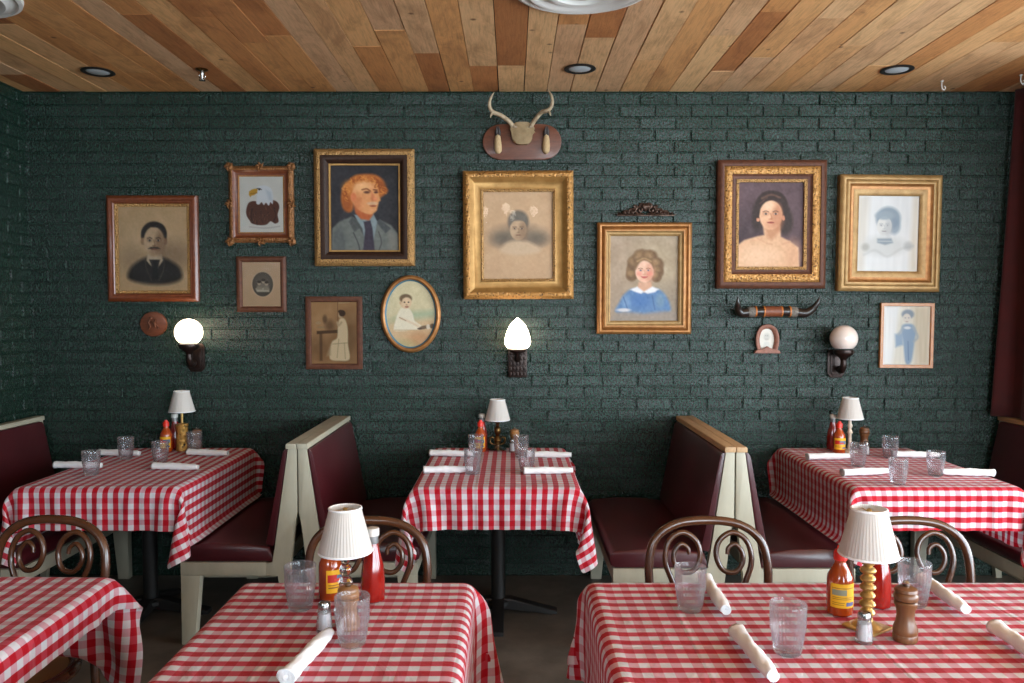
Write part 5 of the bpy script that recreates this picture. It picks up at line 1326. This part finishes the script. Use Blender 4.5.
# back centre table
lamp(497.5, 450, 'small lamp with ornate dark metal stem, white shade, on the centre back table', 'ornate')
hot_sauce(480.5, 451.5, 'red capped hot sauce bottle with yellow label on the centre back table', -.1)
ketchup(482, 442, 'ketchup bottle with white cap behind the hot sauce on the centre back table')
pepper_mill(514.5, 442.5, 'small wooden pepper mill right of the ornate lamp on the centre back table', 'millpale', .85)
salt(512.5, 452, 'salt shaker half hidden by a tumbler on the centre back table')
tumbler(476, 456.5, 'ribbed tumbler before the hot sauce on the centre back table, left rear')
tumbler(472.5, 474, 'ribbed tumbler at the front left of the centre back table')
tumbler(521, 457, 'ribbed tumbler before the salt on the centre back table, right rear')
tumbler(526.5, 472, 'ribbed tumbler at the front right of the centre back table')
napkin(431, 454, 472, 455, 'rolled napkin at the left rear of the centre back table')
napkin(423, 471, 473, 470.5, 'rolled napkin at the front left of the centre back table')
napkin(529, 455.5, 569, 456, 'rolled napkin at the right rear of the centre back table')
napkin(523, 472, 573, 471.5, 'rolled napkin at the front right of the centre back table')
# back right table
lamp(849.5, 452, 'small lamp on a slim pale turned stem, white shade, on the back right table', 'stick')
hot_sauce(839, 453, 'red capped hot sauce bottle with yellow label on the back right table', .05)
ketchup(832.5, 449.5, 'ketchup bottle with white cap behind the hot sauce on the back right table')
pepper_mill(864, 449.0, 'small wooden pepper mill right of the slim stemmed lamp on the back right table', 'millwood', .95)
salt(866, 455, 'salt shaker before the pepper mill on the back right table')
tumbler(858, 466, 'ribbed tumbler in front of the slim stemmed lamp on the back right table')
tumbler(890, 458, 'ribbed tumbler at the rear right of the back right table')
tumbler(898, 484, 'ribbed tumbler nearest the front edge of the back right table')
tumbler(935.5, 475.5, 'ribbed tumbler nearest the curtain on the back right table')
napkin(806, 458, 851, 457, 'rolled napkin at the left rear of the back right table')
napkin(839.5, 474, 890, 472, 'rolled napkin at the front left of the back right table')
napkin(899, 455.3, 932, 456, 'rolled napkin at the right rear of the back right table')
napkin(991.5, 474, 943, 473, 'rolled napkin nearest the curtain on the back right table')
# near left-of-aisle table
lamp(346, 612, 'small crystal stemmed lamp, white shade, on the near table left of the aisle', 'crystal')
hot_sauce(331, 598, 'hot sauce bottle half hidden behind the crystal stemmed lamp', 1.1)
ketchup(373, 600, 'red ketchup bottle right of the crystal stemmed lamp on the near table')
pepper_mill(348.5, 628, 'pale wooden pepper mill behind the tumbler under the crystal stemmed lamp', 'millpale', .8)
salt(324.5, 631, 'salt shaker with steel cap left of the crystal stemmed lamp')
tumbler(300.5, 608.5, 'ribbed tumbler standing apart at the left rear of the near table left of the aisle')
tumbler(352.5, 644.5, 'ribbed tumbler in front of the crystal stemmed lamp')
napkin(291, 676, 325, 639, 'rolled napkin pointing at the salt shaker on the near table left of the aisle')
# near right-of-aisle table
lamp(867, 628, 'small lamp on a twisted brass stem, white shade, on the wide near table', 'spiral')
hot_sauce(839.5, 613, 'hot sauce bottle with yellow label left of the brass lamp on the wide near table', .12, True)
ketchup(878, 606, 'ketchup bottle behind the brass lamp on the wide near table')
pepper_mill(905, 640, 'dark turned pepper mill right of the brass lamp on the wide near table', 'millwood')
salt(864, 642, 'salt shaker in front of the brass lamp on the wide near table')
tumbler(690, 610, 'ribbed tumbler at the left rear of the wide near table')
tumbler(787.5, 653, 'ribbed tumbler at the front left of the wide near table')
tumbler(914, 605, 'ribbed tumbler behind the dark pepper mill on the wide near table')
napkin(707.5, 585, 723, 608, 'rolled napkin half behind the tumbler at the left rear of the wide near table')
napkin(736.5, 634, 773, 679, 'rolled napkin before the tumbler at the front left of the wide near table')
napkin(931, 587, 955, 604, 'rolled napkin at the right rear of the wide near table')
napkin(1006, 637, 1046, 664, 'rolled napkin cut off at the right edge of the wide near table')
# ------------------------------------------------------------------ light and camera
w = bpy.data.worlds.new('daylight'); SC.world = w; w.use_nodes = True
bg = w.node_tree.nodes['Background']; bg.inputs[0].default_value = (.78, .91, 1.0, 1); bg.inputs[1].default_value = 11.0
def portal(name, loc, rot, sx, sy):
    l = bpy.data.lights.new(name, 'AREA'); l.shape = 'RECTANGLE'; l.size, l.size_y = sx, sy
    l.cycles.is_portal = True
    o = bpy.data.objects.new(name, l); COL.objects.link(o); o.location = loc; o.rotation_euler = rot
for (a, b, c, d) in FW: portal('window_portal', ((a + b) / 2, FRONTY - .16, (c + d) / 2), (PI / 2, 0, 0), b - a, d - c)
for (a, b, c, d) in RW: portal('window_portal', (FARX + .16, (a + b) / 2, (c + d) / 2), (PI / 2, 0, PI / 2), b - a, d - c)
cam = bpy.data.cameras.new('camera'); co = bpy.data.objects.new('camera', cam); COL.objects.link(co)
co.location = (0, 0, EYE); co.rotation_euler = (PI / 2 - PITCH, 0, 0)
cam.sensor_width = 36; cam.lens = F * 36 / 1024; cam.clip_start = .05
SC.camera = co
SC.view_settings.view_transform = 'Standard'; SC.view_settings.look = 'None'; SC.view_settings.gamma = 1
SC.view_settings.use_curve_mapping = False; SC.view_settings.exposure = 0.55
SC.cycles.use_denoising = True
SC.cycles.max_bounces = 8; SC.cycles.transparent_max_bounces = 24; SC.cycles.transmission_bounces = 10
SC.cycles.caustics_reflective = False; SC.cycles.caustics_refractive = True; SC.cycles.blur_glossy = .5
SC.cycles.sample_clamp_indirect = 6
